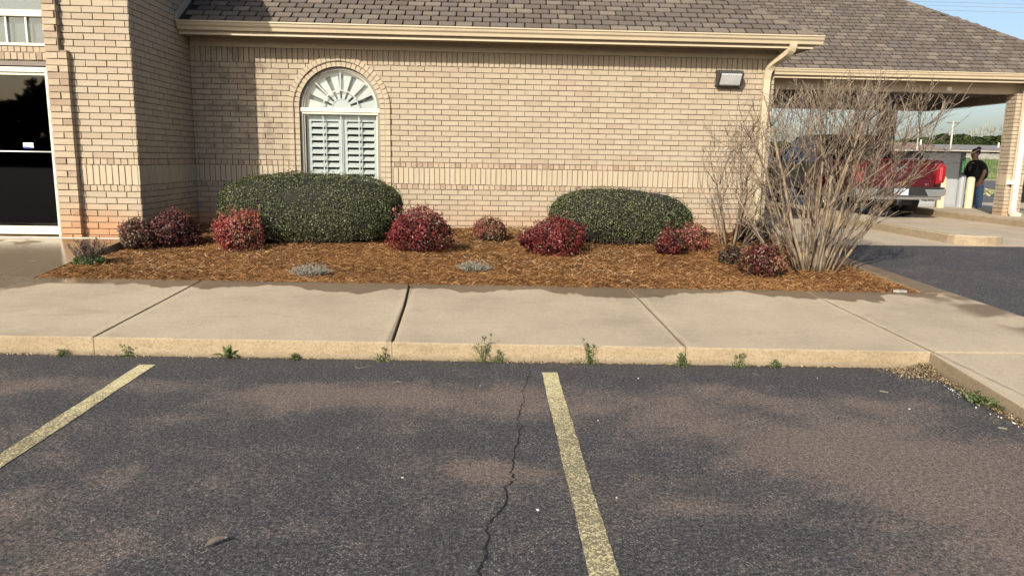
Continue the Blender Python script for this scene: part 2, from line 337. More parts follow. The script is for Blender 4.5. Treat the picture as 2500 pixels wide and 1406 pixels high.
def bark_mat():
    t = NT('crape_bark'); p = t.pos(); r = t.rnd(); n = t.noise(t.scale(p, (1, 1, .35)), 30, 4, .6); m = t.noise(p, 6, 3)
    c = t.ramp(t.math('ADD', t.math('MULTIPLY', n, .7), t.math('MULTIPLY', r, .3)), [(.25, (.055, .040, .028)), (.5, (.155, .114, .076)), (.75, (.265, .205, .142))])
    pt = t.noise(t.scale(p, (1, 1, .45)), 17, 3, .6); c = t.mix(t.step(pt, .50, .56), c, t.mix(.55, c, (.33, .25, .16))); c = t.mix(t.step(m, .5, .7), c, t.mix(.6, c, (.12, .10, .085))); t.bump(n, .4, .004); return t.fin(c, .85, spec=.2)
M_BARK = bark_mat()
M_TWIG = ramp_attr_mat('crape_twig', [(0, (.05, .036, .028)), (.4, (.12, .09, .068)), (.8, (.215, .17, .13)), (1, (.32, .265, .21))], .85, .2)
M_MULCH = ramp_attr_mat('mulch_shred', [(0, (.035, .017, .008)), (.3, (.14, .063, .023)), (.55, (.28, .142, .053)), (.8, (.43, .245, .105)), (1, (.58, .41, .23))], .85, .15)
M_GRASSW = ramp_attr_mat('weed_green', [(0, (.05, .075, .025)), (.5, (.11, .145, .05)), (1, (.20, .22, .10))], .55, .3, .2)
M_GREYTW = ramp_attr_mat('grey_dead_stem', [(0, (.10, .095, .07)), (.5, (.24, .22, .17)), (1, (.42, .38, .31))], .9, .1)
M_LITTER = ramp_attr_mat('dry_litter', [(0, (.05, .035, .02)), (.4, (.16, .11, .06)), (.75, (.30, .22, .12)), (1, (.50, .42, .30))], .9, .1)
# ------------------------------------------------------------------ ground and paving
m = MB(); m.face([(-500, -300, -.06), (700, -300, -.06), (700, 62, -.06), (-500, 62, -.06)])
struct(m.build('ground', plain('bare_ground', (.10, .09, .06), .95, .3, .4)))
m = MB(); m.box(-40, 40, -45, 11.4, -.05, 0, skip='b'); lot = struct(m.build('parking_lot', M_ASPH))
def kerb_y(x): return 5.17 - .045*x
def bed_y(x): return 7.30 - .045*x
EDGE_X = 4.78
m = MB()
ys = [-45, 1.2, 3, 5, 7, 9, 10.58]
for a, b in zip(ys[:-1], ys[1:]):
    za, zb = max(.006, zs(a)-.012), max(.006, zs(b)-.012)
    m.face([(EDGE_X-.02, a, za), (60, a, za), (60, b, zb), (EDGE_X-.02, b, zb)])
struct(m.build('driveway', M_DRIVE))
AP = .285
m = MB(); m.box(4.6, 60, 10.56, 23.5, -.05, AP, skip='b')
struct(m.build('concrete_apron', M_APRON))
m = MB(); m.face([(-60, 23.4, .25), (200, 23.4, .25), (200, 62, .25), (-60, 62, .25)]); struct(m.build('back_lot', plain('old_asphalt', (.075, .072, .07), .9, .25, .3, bump=.3, bsc=40)))
def slab(poly, zf, gapz=-.09, bevel=.009):
    """convex or concave plan polygon, top height zf(x,y)"""
    bm = bmesh.new(); top = [bm.verts.new((x, y, zf(x, y))) for x, y in poly]; bot = [bm.verts.new((x, y, gapz)) for x, y in poly]
    bm.faces.new(top); n = len(poly)
    for i in range(n): bm.faces.new((top[i], bot[i], bot[(i+1) % n], top[(i+1) % n]))
    bmesh.ops.recalc_face_normals(bm, faces=bm.faces)
    ed = [e for e in bm.edges if e.verts[0] in top and e.verts[1] in top]
    bmesh.ops.bevel(bm, geom=ed, offset=bevel, segments=2, affect='EDGES', profile=.6)
    me = bpy.data.meshes.new('slab'); bm.to_mesh(me); bm.free(); me.materials.append(M_CONC); return me
walk = struct(bpy.data.objects.new('sidewalk', None)); COL.objects.link(walk)
M_DIRT = plain('joint_dirt', (.05, .037, .024), .95, .4, 20, bump=.4, bsc=120)
m = MB(); m.face([(-9.4, kerb_y(-9.4)+.05, zs(5.2)-.024), (EDGE_X-.04, kerb_y(EDGE_X)+.05, zs(5.0)-.024), (EDGE_X-.04, bed_y(EDGE_X)-.03, zs(7.1)-.024), (-9.4, bed_y(-9.4)-.03, zs(7.6)-.024)])
m.build('joint_fill', M_DIRT, walk)
zf = lambda x, y: zs(y)
JX = [-9.4, -6.95, -4.83, -2.77, -.65, 1.5, 3.28]
GAP = {-.65: .011}
for a, b in zip(JX[:-1], JX[1:]):
    ga, gb = GAP.get(a, .0085), GAP.get(b, .0085)
    a2, b2 = a + ga, b - gb
    k0, k1 = .0018, .0018; sa = .03 if a == -.65 else 0; sb = .03 if b == -.65 else 0
    pol = [(a+k0+sa, kerb_y(a)), (b-k1+sb, kerb_y(b)), (b-k1+sb, kerb_y(b)+.022), (b2+sb, kerb_y(b)+.05)] + ([(b2+.005, 6.4)] if b == -.65 else []) + [(b2-(.04 if b == -.65 else 0), bed_y(b)), (a2-(.04 if a == -.65 else 0), bed_y(a))] + ([(a2+.005, 6.4)] if a == -.65 else []) + [(a2+sa, kerb_y(a)+.05), (a+k0+sa, kerb_y(a)+.022)]
    link('slab', slab(pol, zf), walk)
link('slab', slab([(3.295, 5.025), (EDGE_X, 4.99), (EDGE_X, 7.085), (3.286, 7.15)], zf), walk)
link('slab', slab([(3.255, 5.01), (3.10, 3.7), (2.98, 2.4), (2.95, .9), (EDGE_X, .9), (EDGE_X, 4.978)], zf), walk)
link('slab', slab([(4.47, 7.105), (EDGE_X, 7.095), (EDGE_X+.03, 11.9), (4.62, 11.9), (4.62, 9.0)], zf), walk)
zent = lambda x, y: .205 + .084*(y-7.62)
link('slab', slab([(-9.4, 7.73), (-4.86, 7.53), (-4.47, 7.515), (-4.46, 9.75), (-9.4, 9.75)], zent), walk)
# parking stripes, crack
def strip_mesh(pts_l, pts_r, z, name, mat):
    mb = MB()
    for i in range(len(pts_l)-1): mb.face([(*pts_l[i], z), (*pts_r[i], z), (*pts_r[i+1], z), (*pts_l[i+1], z)])
    return mb.build(name, mat)
for (xa, ya, xb, yb, lab) in ((-2.285, 5.045, -2.20, .3, 'faded yellow parking line on the asphalt at the left'), (.493, 4.89, .42, .2, 'worn yellow parking line on the asphalt right of the long crack')):
    n = 90; L_, R_ = [], []
    for i in range(n+1):
        s = i/n; x = xa + (xb-xa)*s; y = ya + (yb-ya)*s; w = .053
        jl = .002*math.sin(i*.35+xa) + random.uniform(-.0025, .0025); jr = .002*math.sin(i*.27+2) + random.uniform(-.0025, .0025)
        L_.append((x-w+jl, y)); R_.append((x+w+jr, y))
    o = struct(strip_mesh(L_, R_, .004, 'road_marking', M_STRIPE)); o['label'] = lab
def Gp(px, py, z=0):
    d = CF + CR*((px-1250)/FPX) - CU*((py-703)/FPX); t = (z-CAMH)/d.z; return (d.x*t, d.y*t)
cr = [(1095,240),(1110,290),(1090,350),(1065,400),(1080,450),(1050,520),(1060,600),(1040,660),(1015,740),(1020,790),(1000,840),(1020,880),(975,920),(978,1000),(940,1060),(880,1130),(880,1200),(860,1300),(830,1400),(800,1560),(770,1800)]
cp = [Gp(800+a/2.246, 780+b/2.246) for a, b in cr]
fine = []
for (a, b) in zip(cp[:-1], cp[1:]):
    for k in range(5):
        s = k/5; fine.append((a[0]+(b[0]-a[0])*s+random.gauss(0, .006), a[1]+(b[1]-a[1])*s))
L_ = []; R_ = []
for i, (x, y) in enumerate(fine):
    w = (.0012 + .0040*min(1, i/60))*random.uniform(.35, 1.3); L_.append((x-w, y)); R_.append((x+w, y))
crk = struct(strip_mesh(L_, R_, .0035, 'pavement_crack', plain('crack_shadow', (.004, .004, .004), 1, .1, 5)))
# ------------------------------------------------------------------ brick building
C_, BL = .0794, .254          # course height, brick module
JT = .0112                    # joint
D, PY, PX0 = 11.58, 9.66, -4.31
Z0 = .32; ZB0 = Z0 + 9*C_; ZB1 = ZB0 + BL; ZB2 = ZB1 + C_; ZT0 = ZB2 + 18*C_; ZT1 = ZT0 + BL
WX, WZ, WR = -2.125, 2.16, .768   # window centre x, spring height, outer ring radius
bank = empty('brick_building', 'tan brick building with arched window, glass door block and brown shingle roof', 'building', (0, D, 0))
INV = Matrix.Translation((0, -D, 0))
def bchild(name, data): return link(name, data, bank, (0, -D, 0))
def bbuild(mb, name, mat, parent=None, **k):
    if parent is None:
        return mb.build(name, mat, bank, loc=(0, -D, 0), **k)
    return mb.build(name, mat, parent, **k)
# unit bricks: width x, depth y (front at -y), height z, slightly uneven
def unit_brick(mat, k):
    rs = random.Random(k); j = lambda a: rs.uniform(-a, a)
    m = MB(); p = {}
    for sx in (0, 1):
        for sz in (0, 1):
            p[sx, sz] = (sx-.5+j(.006), -.5+j(.05), sz-.5+j(.025))
    b = [(-.5, .5, -.5), (.5, .5, -.5), (.5, .5, .5), (-.5, .5, .5)]; f = [p[0,0], p[1,0], p[1,1], p[0,1]]
    m.v = f + b; m.f = [(0,1,2,3), (0,4,5,1), (1,5,6,2), (2,6,7,3), (3,7,4,0)]; m.r = [0]*5; m.mi = [0]*5
    return m.mesh('brick', mat)
class BrickSet:
    """collects bricks, then writes the largest in view as objects and joins the rest"""
    def __init__(s, name, mat, limit): s.name, s.mat, s.limit, s.items = name, mat, limit, []; s.var = [unit_brick(mat, k) for k in range(8)]
    def add(s, parent, c, rz, w, d, h, ry=0):
        if w < .02 or h < .015: return
        s.items.append((parent, Vector(c), rz, w, d, h, ry))
    def flush(s):
        def score(it):
            q = px_of(it[1])
            if q is None or not (-30 < q[0] < 2530 and -30 < q[1] < 1420): return 0
            dv = (it[1]-Vector((0, 0, CAMH))); n = Vector((math.sin(it[2]), -math.cos(it[2]), 0))
            return max(0, -n.dot(dv.normalized()))*it[3]*it[5]/dv.length_squared
        sc = sorted(((score(it), i) for i, it in enumerate(s.items)), reverse=True)
        ind = {i for v, i in sc[:s.limit] if v > 0}
        rest = {}
        for i, (par, c, rz, w, d, h, ry) in enumerate(s.items):
            d = d*random.uniform(.9, 1.1)
            rot = Euler((0, ry, rz), 'XYZ')
            if i in ind:
                o = bpy.data.objects.new(s.name, s.var[i % 8]); COL.objects.link(o); o.parent = par; o.location = c
                o.rotation_euler = rot; o.scale = (w, d, h)
            else:
                mb = rest.setdefault(par, MB()); M = Matrix.LocRotScale(c, rot, (w, d, h)); b = len(mb.v); me = s.var[i % 8]
                mb.v += [tuple(M @ v.co) for v in me.vertices]; r = random.random()*.98+.01
                for p in me.polygons: mb.f.append(tuple(b+k for k in p.vertices)); mb.r.append(r); mb.mi.append(0)
        for par, mb in rest.items(): stuff(mb.build(s.name, s.mat, par))
B_STR = BrickSet('brick', M_BRICK, 300); B_SOL = BrickSet('soldier_brick', M_BRICK, 150); B_BAND = BrickSet('soldier_band_brick', M_BPALE, 170); B_HEAD = BrickSet('header_brick', M_BHEAD, 220); B_ARCH = BrickSet('arch_brick', M_BPALE, 160)
PROUD = .016
def put_brick(S, wall, o, u, rz, u0, u1, z0, z1, proud=PROUD, depth=.05):
    """wall face frame: origin o (Vector at u=0, brick-face plane), u direction; outward normal = rotate(u,-90)"""
    n = Vector((u.y, -u.x, 0)); w = u1-u0-JT; h = z1-z0-JT
    c = o + u*((u0+u1)/2) - n*(depth/2) + n*random.uniform(-.0012, .0012) + Vector((0, 0, (z0+z1)/2)) + n*(proud-PROUD)
    S.add(wall, c, rz, w + random.uniform(-.002, .001), depth, h + random.uniform(-.0015, .001))
def course(S, wall, o, u, rz, a, b, z0, z1, mod, phase, cut=None, **k):
    x = a + (phase % mod) - mod
    while x < b:
        p, q = max(x, a), min(x+mod, b)
        if q-p > .02:
            segs = [(p, q)]
            if cut:
                ca, cb = cut
                segs = [(s0, s1) for s0, s1 in ((p, min(q, ca)), (max(p, cb), q)) if s1-s0 > .025]
            for s0, s1 in segs: put_brick(S, wall, o, u, rz, s0, s1, z0, z1, **k)
        x += mod
def arch_cut(z):
    """x interval on the front wall hidden behind the arch ring at height z"""
    r = WR - .055
    if z > WZ + r or z < .9: return None
    h = math.sqrt(max(0, r*r - (z-WZ)**2)) if z > WZ else r
    return (WX-h, WX+h)
def brick_face(wall, o, u, rz, a, b, ztop, cutf=None, topsold=True, off=0.0, zlow=Z0):
    z = Z0; k = 0
    def cc(z0, z1): return cutf((z0+z1)/2) if cutf else None
    for i in range(8):
        if z+C_ > zlow: course(B_STR, wall, o, u, rz, a, b, z, z+C_, BL, (off + (BL/2 if i % 2 else 0)), cc(z, z+C_))
        z += C_
    course(B_HEAD, wall, o, u, rz, a, b, z, z+C_, BL/3, off+.02, cc(z, z+C_)); z += C_
    course(B_BAND, wall, o, u, rz, a, b, z, z+BL, C_, off, cc(z, z+BL)); z += BL
    course(B_HEAD, wall, o, u, rz, a, b, z, z+C_, BL/3, off, cc(z, z+C_)); z += C_
    i = 0
    while (z + C_ <= ZT0 + .001) if topsold else (z < ztop):
        course(B_STR, wall, o, u, rz, a, b, z, z+C_, BL, (off + (BL/2 if i % 2 else 0)), cc(z, z+C_)); z += C_; i += 1
    if topsold:
        # soldiers; those above the arch are cut at the ring
        x = a
        while x < b:
            zz0 = z
            xm = min(max(x + C_/2, a), b) - WX; rr = WR - .05
            if cutf and abs(xm) < rr: zz0 = max(z, WZ + math.sqrt(rr*rr - xm*xm))
            put_brick(B_SOL, wall, o, u, rz, x, min(x+C_, b), zz0, z+BL, proud=PROUD+random.choice((0, 0, .004)))
            x += C_
EX = Vector((1, 0, 0)); EY = Vector((0, 1, 0))
# --- front wall backing with the window opening (mortar plane behind the brick faces)
ym = D + PROUD
def arch_wall(mb, x0, x1, z0, z1, cx, wz, r, zsill, y):
    mb.face([(x0, y, z0), (cx-r, y, z0), (cx-r, y, z1), (x0, y, z1)]); mb.face([(cx+r, y, z0), (x1, y, z0), (x1, y, z1), (cx+r, y, z1)])
    mb.face([(cx-r, y, z0), (cx+r, y, z0), (cx+r, y, zsill), (cx-r, y, zsill)])
    n = 24
    for i in range(n):
        a, b = math.pi*(1-i/n), math.pi*(1-(i+1)/n)
        p = (cx+r*math.cos(a), wz+r*math.sin(a)); q = (cx+r*math.cos(b), wz+r*math.sin(b))
        mb.face([(p[0], y, p[1]), (q[0], y, q[1]), (q[0], y, z1), (p[0], y, z1)])
m = MB(); arch_wall(m, PX0-.05, 4.54, .1, 3.2, WX, WZ, .625, .98, ym)
m.face([(4.532, ym, .1), (4.532, 25, .1), (4.532, 25, 3.2), (4.532, ym, 3.2)])
front = bbuild(m, 'front_wall', M_MORT)
brick_face(front, Vector((0, D, 0)), EX, 0, PX0-.006, 4.54, ZT1, arch_cut, True, off=.05)
# right corner return bricks (seen edge on)
# --- entry block walls
m = MB()
DX1, DX0 = -5.31, -6.50       # door opening
m.face([(PX0-PROUD, PY+PROUD, .1), (PX0-PROUD, D+.02, .1), (PX0-PROUD, D+.02, 4.4), (PX0-PROUD, PY+PROUD, 4.4)])
for x0, x1, z0, z1 in ((DX1, PX0-PROUD, .1, 4.4), (-9.4, DX0, .1, 4.4), (DX0, DX1, 3.75, 4.4)):
    m.face([(x0, PY+PROUD, z0), (x1, PY+PROUD, z0), (x1, PY+PROUD, z1), (x0, PY+PROUD, z1)])
blockw = bbuild(m, 'entry_block_wall', M_MORT)
brick_face(blockw, Vector((0, PY, 0)), EX, 0, DX1+.02, PX0, 4.3, None, False, off=.17)
brick_face(blockw, Vector((0, PY, 0)), EX, 0, -7.6, DX0, 4.3, None, False, off=.0)
brick_face(blockw, Vector((PX0, PY, 0)), EY, math.pi/2, .0, D-PY, 4.3, None, False, off=.13)
# raised brick jamb with stepped shoulder, double header over the door
JP = .085
jo = Vector((0, PY-JP, 0)); z = .36; i = 0
m = MB()
for x0, x1, za, zb in ((DX1+.012, -5.045, .30, 2.66), (DX1+.012, -5.135, 2.655, 4.38), (-6.75, DX0-.012, .30, 4.38)):
    m.box(x0, x1-.006, PY-JP+PROUD, PY+.04, za, zb)
m.box(DX0-.01, DX1+.01, PY-.02+PROUD, PY+.06, 2.535, 2.70)
bbuild(m, 'door_jamb_backing', M_MORT)
jamb = bank.children[-1] if False else [o for o in bank.children if o.name.startswith('door_jamb_backing')][0]; jamb.name = 'door_jamb'
z = .335
while z < 3.6:
    x1 = -5.04 if z < 2.60 else -5.13
    a = DX1 + .008
    if i % 2: put_brick(B_HEAD, jamb, jo, EX, 0, a, x1, z, z+C_, depth=.115)
    else:
        put_brick(B_HEAD, jamb, jo, EX, 0, a, a+.15, z, z+C_, depth=.115, proud=PROUD+.004); put_brick(B_HEAD, jamb, jo, EX, 0, a+.15, x1, z, z+C_, depth=.115)
    z += C_; i += 1
x = DX0
while x < DX1-.02:
    put_brick(B_HEAD, jamb, Vector((0, PY-.02, 0)), EX, 0, x, min(x+C_*.95, DX1), 2.54, 2.632, depth=.06); put_brick(B_HEAD, jamb, Vector((0, PY-.012, 0)), EX, 0, x-.03, min(x-.03+C_*.95, DX1), 2.632, 2.705, depth=.06); x += C_*.95
# --- door
door = bbuild(MB(), 'door', M_IVORY)
def part(parent, name, mat, fn, **k):
    mb = MB(); fn(mb); return mb.build(name, mat, parent, **k)
yd = PY + .05
part(door, 'frame', M_IVORY, lambda q: (q.box(DX1-.062, DX1, yd-.05, yd+.07, .37, 2.46), q.box(DX0, DX0+.06, yd-.05, yd+.07, .37, 2.46), q.box(DX0+.06, DX1-.062, yd-.05, yd+.07, 2.40, 2.46)), bevel=.004)
part(door, 'bottom_rail', M_IVORY, lambda q: q.box(DX0+.06, DX1-.062, yd-.03, yd+.03, .395, .50), bevel=.004)
part(door, 'top_rail', M_IVORY, lambda q: q.box(DX0+.06, DX1-.062, yd-.028, yd+.03, 2.365, 2.40), bevel=.003)
part(door, 'glass_pane', M_TINT, lambda q: q.box(DX0+.06, DX1-.062, yd-.004, yd+.004, .50, 2.365))
part(door, 'push_bar', M_WHITE, lambda q: q.tube([(DX0+.06, yd-.03, 1.435), (DX1-.062, yd-.03, 1.435)], .008, 8), smooth=True)
part(door, 'threshold', plain('threshold_concrete', (.55, .50, .42), .8, .1, 8), lambda q: q.box(DX0-.02, PX0-.02, PY-.13, PY+.1, .30, .372))
st = part(door, 'sticker', M_WHITE, lambda q: q.box(-5.735, -5.61, yd-.0085, yd-.0045, 1.475, 1.545))
part(st, 'sticker_band', plain('blue_ink', (.02, .035, .22), .5, .1, 5), lambda q: q.face([(-5.735, yd-.0095, 1.475), (-5.61, yd-.0095, 1.475), (-5.61, yd-.0095, 1.487), (-5.64, yd-.0095, 1.489), (-5.68, yd-.0095, 1.496), (-5.71, yd-.0095, 1.499), (-5.735, yd-.0095, 1.495)]))
def text(name, body, size, mat, parent, loc, rot, extrude=.001, align='CENTER'):
    cu = bpy.data.curves.new(name, 'FONT'); cu.body = body; cu.size = size; cu.extrude = extrude; cu.align_x = align
    o = bpy.data.objects.new('tmp', cu); COL.objects.link(o); dg = bpy.context.evaluated_depsgraph_get(); me = bpy.data.meshes.new_from_object(o.evaluated_get(dg)); bpy.data.objects.remove(o)
    me.materials.clear(); me.materials.append(mat); q = link(name, me, parent, loc); q.rotation_euler = rot; return q
text('sticker_print', '4020', .034, plain('navy_ink', (.02, .03, .06), .5, .1, 5), st, (-5.648, yd-.0095, 1.502), (R(90), 0, 0), .0003)
text('sticker_print', 'breathe', .02, plain('grey_ink', (.16, .17, .2), .5, .1, 5), st, (-5.692, yd-.0095, 1.528), (R(90), 0, 0), .0003)
# transom window over the door
trans = bbuild(MB(), 'transom_window', M_IVORY)
part(trans, 'lintel', plain('lintel_steel', (.16, .13, .10), .6, .1, 8), lambda q: q.box(DX0, DX1, PY-.005, PY+.12, 2.475, 2.53))
part(trans, 'sill', M_IVORY, lambda q: q.box(DX0, DX1-.002, PY-.02, PY+.08, 2.708, 2.742), bevel=.004)
part(trans, 'frame', M_IVORY, lambda q: (q.box(DX0, DX1-.004, PY+.01, PY+.09, 3.058, 3.135), q.box(DX1-.024, DX1-.004, PY+.015, PY+.09, 2.742, 3.70), q.box(DX0, DX1-.004, PY+.0, PY+.09, 3.70, 3.76)), bevel=.005)
for xx in (-5.56, -5.80, -6.04, -6.28):
    part(trans, 'muntin', M_IVORY, lambda q: q.box(xx-.011, xx+.011, PY+.03, PY+.05, 2.742, 3.058))
part(trans, 'glass_pane', M_GLASS, lambda q: q.box(DX0+.01, DX1-.024, PY+.058, PY+.064, 2.742, 3.058))
part(trans, 'glass_pane', M_GLASS, lambda q: q.box(DX0+.01, DX1-.024, PY+.058, PY+.064, 3.135, 3.70))
part(trans, 'blind', plain('grey_blind', (.30, .315, .32), .7, .15, 2), lambda q: q.box(DX0, DX1, PY+.12, PY+.125, 2.72, 3.74))
bbuild((lambda q: (q.box(-7.6, -4.6, PY+.9, PY+3, .3, 2.6), q)[1])(MB()), 'door_dark_box', M_DARK)  # near-black box; the unlit interior is put into its colour
bbuild((lambda q: (q.box(-6.9, PX0-.25, PY+.2, PY+.24, .2, 2.7), q)[1])(MB()), 'door_dark_panel', M_DARK)  # near-black panel close behind the glass, painted in place of interior shade
# entry block roof (above the picture, casts the shadow on the lower roof)
m = MB(); m.prism([(-9.9, 4.38), (-3.9, 4.38), (-3.9, 4.56), (-6.9, 6.3), (-9.9, 4.56)], PY-.42, D+4, 'y'); bbuild(m, 'entry_roof', M_DECK)
# --- arched window
win = bbuild(MB(), 'arched_window', M_DARKF)
arch = bbuild(MB(), 'window_surround', M_MORT)
def half_ring(mb, cx, cz, r0, r1, y0, y1, n=32, legs=None):
    """solid half ring with straight legs down to z=legs, cross section r0..r1 x y0..y1"""
    path = [(math.cos(math.pi*i/n), math.sin(math.pi*i/n)) for i in range(n+1)]
    P0 = [(cx+r0*a, cz+r0*b) for a, b in path]; P1 = [(cx+r1*a, cz+r1*b) for a, b in path]
    if legs is not None:
        P0 = [(cx+r0, legs)] + P0 + [(cx-r0, legs)]; P1 = [(cx+r1, legs)] + P1 + [(cx-r1, legs)]
    for i in range(len(P0)-1):
        a, b, c, d = P0[i], P0[i+1], P1[i+1], P1[i]
        mb.face([(a[0], y0, a[1]), (d[0], y0, d[1]), (c[0], y0, c[1]), (b[0], y0, b[1])]); mb.face([(d[0], y0, d[1]), (d[0], y1, d[1]), (c[0], y1, c[1]), (c[0], y0, c[1])]); mb.face([(a[0], y1, a[1]), (a[0], y0, a[1]), (b[0], y0, b[1]), (b[0], y1, b[1])])
RO, RM, RI = WR, .684, .602
m = MB(); half_ring(m, WX, WZ, RM-.004, RO-.008, D-.018, D+.06, legs=.95); m.build('mortar', M_MORT, arch)
m = MB(); half_ring(m, WX, WZ, RI+.004, RM, D+.006, D+.13, legs=.95); m.build('mortar', M_MORT, arch)
def ring_bricks(r0, r1, yf, n, mod):
    for i in range(n):
        a = math.pi*(i+.5)/n; rm = (r0+r1)/2; ww = math.pi*rm/n - .012
        c = Vector((WX+rm*math.cos(a), yf+.035, WZ+rm*math.sin(a)))
        B_ARCH.add(arch, c, 0, ww,   .07+random.uniform(0, .004), r1-r0-.010, ry=math.pi/2 - a)
    z = WZ
    while z > 1.0:
        for sx in (-1, 1):
            B_ARCH.add(arch, Vector((WX+sx*(r0+r1)/2, yf+.035, z-mod/2)), 0, r1-r0-.010, .07, mod-.012)
        z -= mod
ring_bricks(RM, RO, D-.028, 31, C_); ring_bricks(RI, RM, D-.004, 27, C_)
m = MB(); half_ring(m, WX, WZ, .56, .605, D+.05, D+.14, legs=.98); m.build('frame', M_DARKF, win, bevel=.006)
m = MB(); half_ring(m, WX, WZ, .543, .562, D+.075, D+.13, legs=.98); m.build('frame', M_IVORY, win)
part(win, 'transom_bar', M_IVORY, lambda q: (q.box(WX-.60, WX+.60, D+.03, D+.14, 2.098, 2.162), q.box(WX-.575, WX+.575, D+.045, D+.12, 2.066, 2.096)), bevel=.005)
part(win, 'sill', M_IVORY, lambda q: q.box(WX-.60, WX+.60, D+.0, D+.14, .985, 1.035), bevel=.005)
yg = D + .088
m = MB(); n = 24; m.face([(WX+.545*math.cos(math.pi*i/n), yg, WZ+.545*math.sin(math.pi*i/n)) for i in range(n+1)]); m.build('glass_pane', M_GLASS, win)
m = MB(); m.face([(WX-.545, yg, 1.035), (WX+.545, yg, 1.035), (WX+.545, yg, 2.066), (WX-.545, yg, 2.066)]); m.build('glass_pane', M_GLASS, win)
# grille bars just behind the glass
yb = yg + .012
def bar(q, a, b, w=.009, y=yb):
    a, b = Vector((a[0], y, a[1])), Vector((b[0], y, b[1])); d = (b-a); n_ = Vector((-d.z, 0, d.x)).normalized()*w; q.obox((a+b)/2, d/2, n_, Vector((0, .004, 0)))
for xx in (WX-.272, WX, WX+.272): part(win, 'muntin', M_WHITE, lambda q: bar(q, (xx, 1.035), (xx, 2.066)))
m = MB(); half_ring(m, WX, WZ, .262, .280, yb-.004, yb+.004, 20); m.build('muntin', M_WHITE, win)
for a in (45, 90, 135): part(win, 'muntin', M_WHITE, lambda q: bar(q, (WX+.28*math.cos(R(a)), WZ+.28*math.sin(R(a))), (WX+.54*math.cos(R(a)), WZ+.54*math.sin(R(a)))))
# sunburst shutter: hub, blades with slots between, rim
yf = D + .16
def wedge(q, a0, a1, r0, r1, y0, y1, seg=3):
    for i in range(seg):
        b0, b1 = a0+(a1-a0)*i/seg, a0+(a1-a0)*(i+1)/seg
        pts = [(WX+r*math.cos(b), WZ+r*math.sin(b)) for r, b in ((r0, b0), (r1, b0), (r1, b1), (r0, b1))]
        q.prism(pts, y0, y1, 'y')
sl_c = [R(20+23.33*i) for i in range(7)]; hw = R(4.6)
edges = [0] + [e for c in sl_c for e in (c-hw, c+hw)] + [math.pi]
for i in range(0, len(edges), 2): part(win, 'fan_blade', M_WHITE, lambda q: wedge(q, edges[i], edges[i+1], .148, .515, yf, yf+.02))
part(win, 'fan_hub', M_WHITE, lambda q: (wedge(q, 0, math.pi, .0005, .135, yf-.002, yf+.02, 10), wedge(q, 0, math.pi, .135, .150, yf-.012, yf+.02, 12)))
part(win, 'fan_rim', M_WHITE, lambda q: wedge(q, 0, math.pi, .513, .60, yf-.004, yf+.02, 20))
m = MB(); m.face([(WX+.6*math.cos(math.pi*i/n), yf+.05, WZ+.6*math.sin(math.pi*i/n)) for i in range(n+1)]); m.build('fan_backing', M_GREY, win)  # slot shade and sky reflection put into this flat grey
# plantation shutters, two leaves with louvers
for s0, s1 in ((WX-.54, WX-.004), (WX+.004, WX+.54)):
    part(win, 'shutter_frame', M_WHITE, lambda q: (q.box(s0, s0+.075, yf, yf+.03, 1.03, 2.07), q.box(s1-.05, s1, yf, yf+.03, 1.03, 2.07), q.box(s0+.075, s1-.05, yf, yf+.03, 1.965, 2.07), q.box(s0+.075, s1-.05, yf, yf+.03, 1.03, 1.065)), bevel=.003)
    for i in range(9):
        zc = 1.915 - i*.1015; w = .048; a = R(46)
        u = Vector(((s1-s0-.125)/2, 0, 0)); v = Vector((0, math.cos(a), math.sin(a)))*w
        part(win, 'louver', M_WHITE, lambda q: q.obox(((s0+.075+s1-.05)/2, yf+.015, zc), u, v, Vector((0, -math.sin(a), math.cos(a)))*.004))
    part(win, 'tilt_rod', M_WHITE, lambda q: q.box((s0+s1)/2+.03, (s0+s1)/2+.042, yf-.032, yf-.022, 1.08, 1.96))
part(win, 'catch', M_WHITE, lambda q: q.box(WX-.09, WX-.05, yf-.02, yf, 2.035, 2.06))
part(win, 'catch', M_WHITE, lambda q: q.box(WX+.10, WX+.14, yf-.02, yf, 2.035, 2.06))
bbuild((lambda q: (q.box(WX-.7, WX+.7, D+.32, D+.36, .9, 3.0), q)[1])(MB()), 'window_dark_panel', M_DARK)  # black panel behind the shutters; indoor darkness is in its colour
# --- eaves
GZ = 3.30; FY, GY = D-.40, D-.53; EXR = 4.54+.40
def gutter_prof(): # (out, z) from the fascia
    return [(0, GZ), (0, GZ-.125), (.065, GZ-.125), (.075, GZ-.085), (.098, GZ-.062), (.108, GZ-.028), (.122, GZ-.022), (.122, GZ-.004), (.108, GZ-.004), (.10, GZ-.018), (.012, GZ-.016), (.012, GZ)]
m = MB(); m.prism([(FY-a, b) for a, b in gutter_prof()], PX0+.015, EXR+.105, 'x'); bbuild(m, 'gutter', M_GUTT)
m = MB(); m.prism([(EXR+a, b) for a, b in gutter_prof()], FY+.03, 25, 'y'); bbuild(m, 'gutter', M_GUTT)
m = MB(); m.box(PX0+.012, EXR-.002, FY, FY+.025, 3.125, GZ); m.box(EXR-.025, EXR, FY+.026, 25, 3.127, GZ); bbuild(m, 'fascia', M_TRIM)
m = MB(); m.box(PX0+.012, EXR-.02, FY-.012, FY, 3.118, 3.142); bbuild(m, 'fascia_lip', M_GUTT)
m = MB(); m.face([(PX0, FY+.02, 3.135), (EXR-.02, FY+.02, 3.135), (EXR-.02, D+.02, 3.135), (PX0, D+.02, 3.135)][::-1]); m.face([(4.5, D+.02, 3.136), (EXR-.02, D+.02, 3.136), (EXR-.02, 25, 3.136), (4.5, 25, 3.136)][::-1]); bbuild(m, 'soffit', M_SOFF)
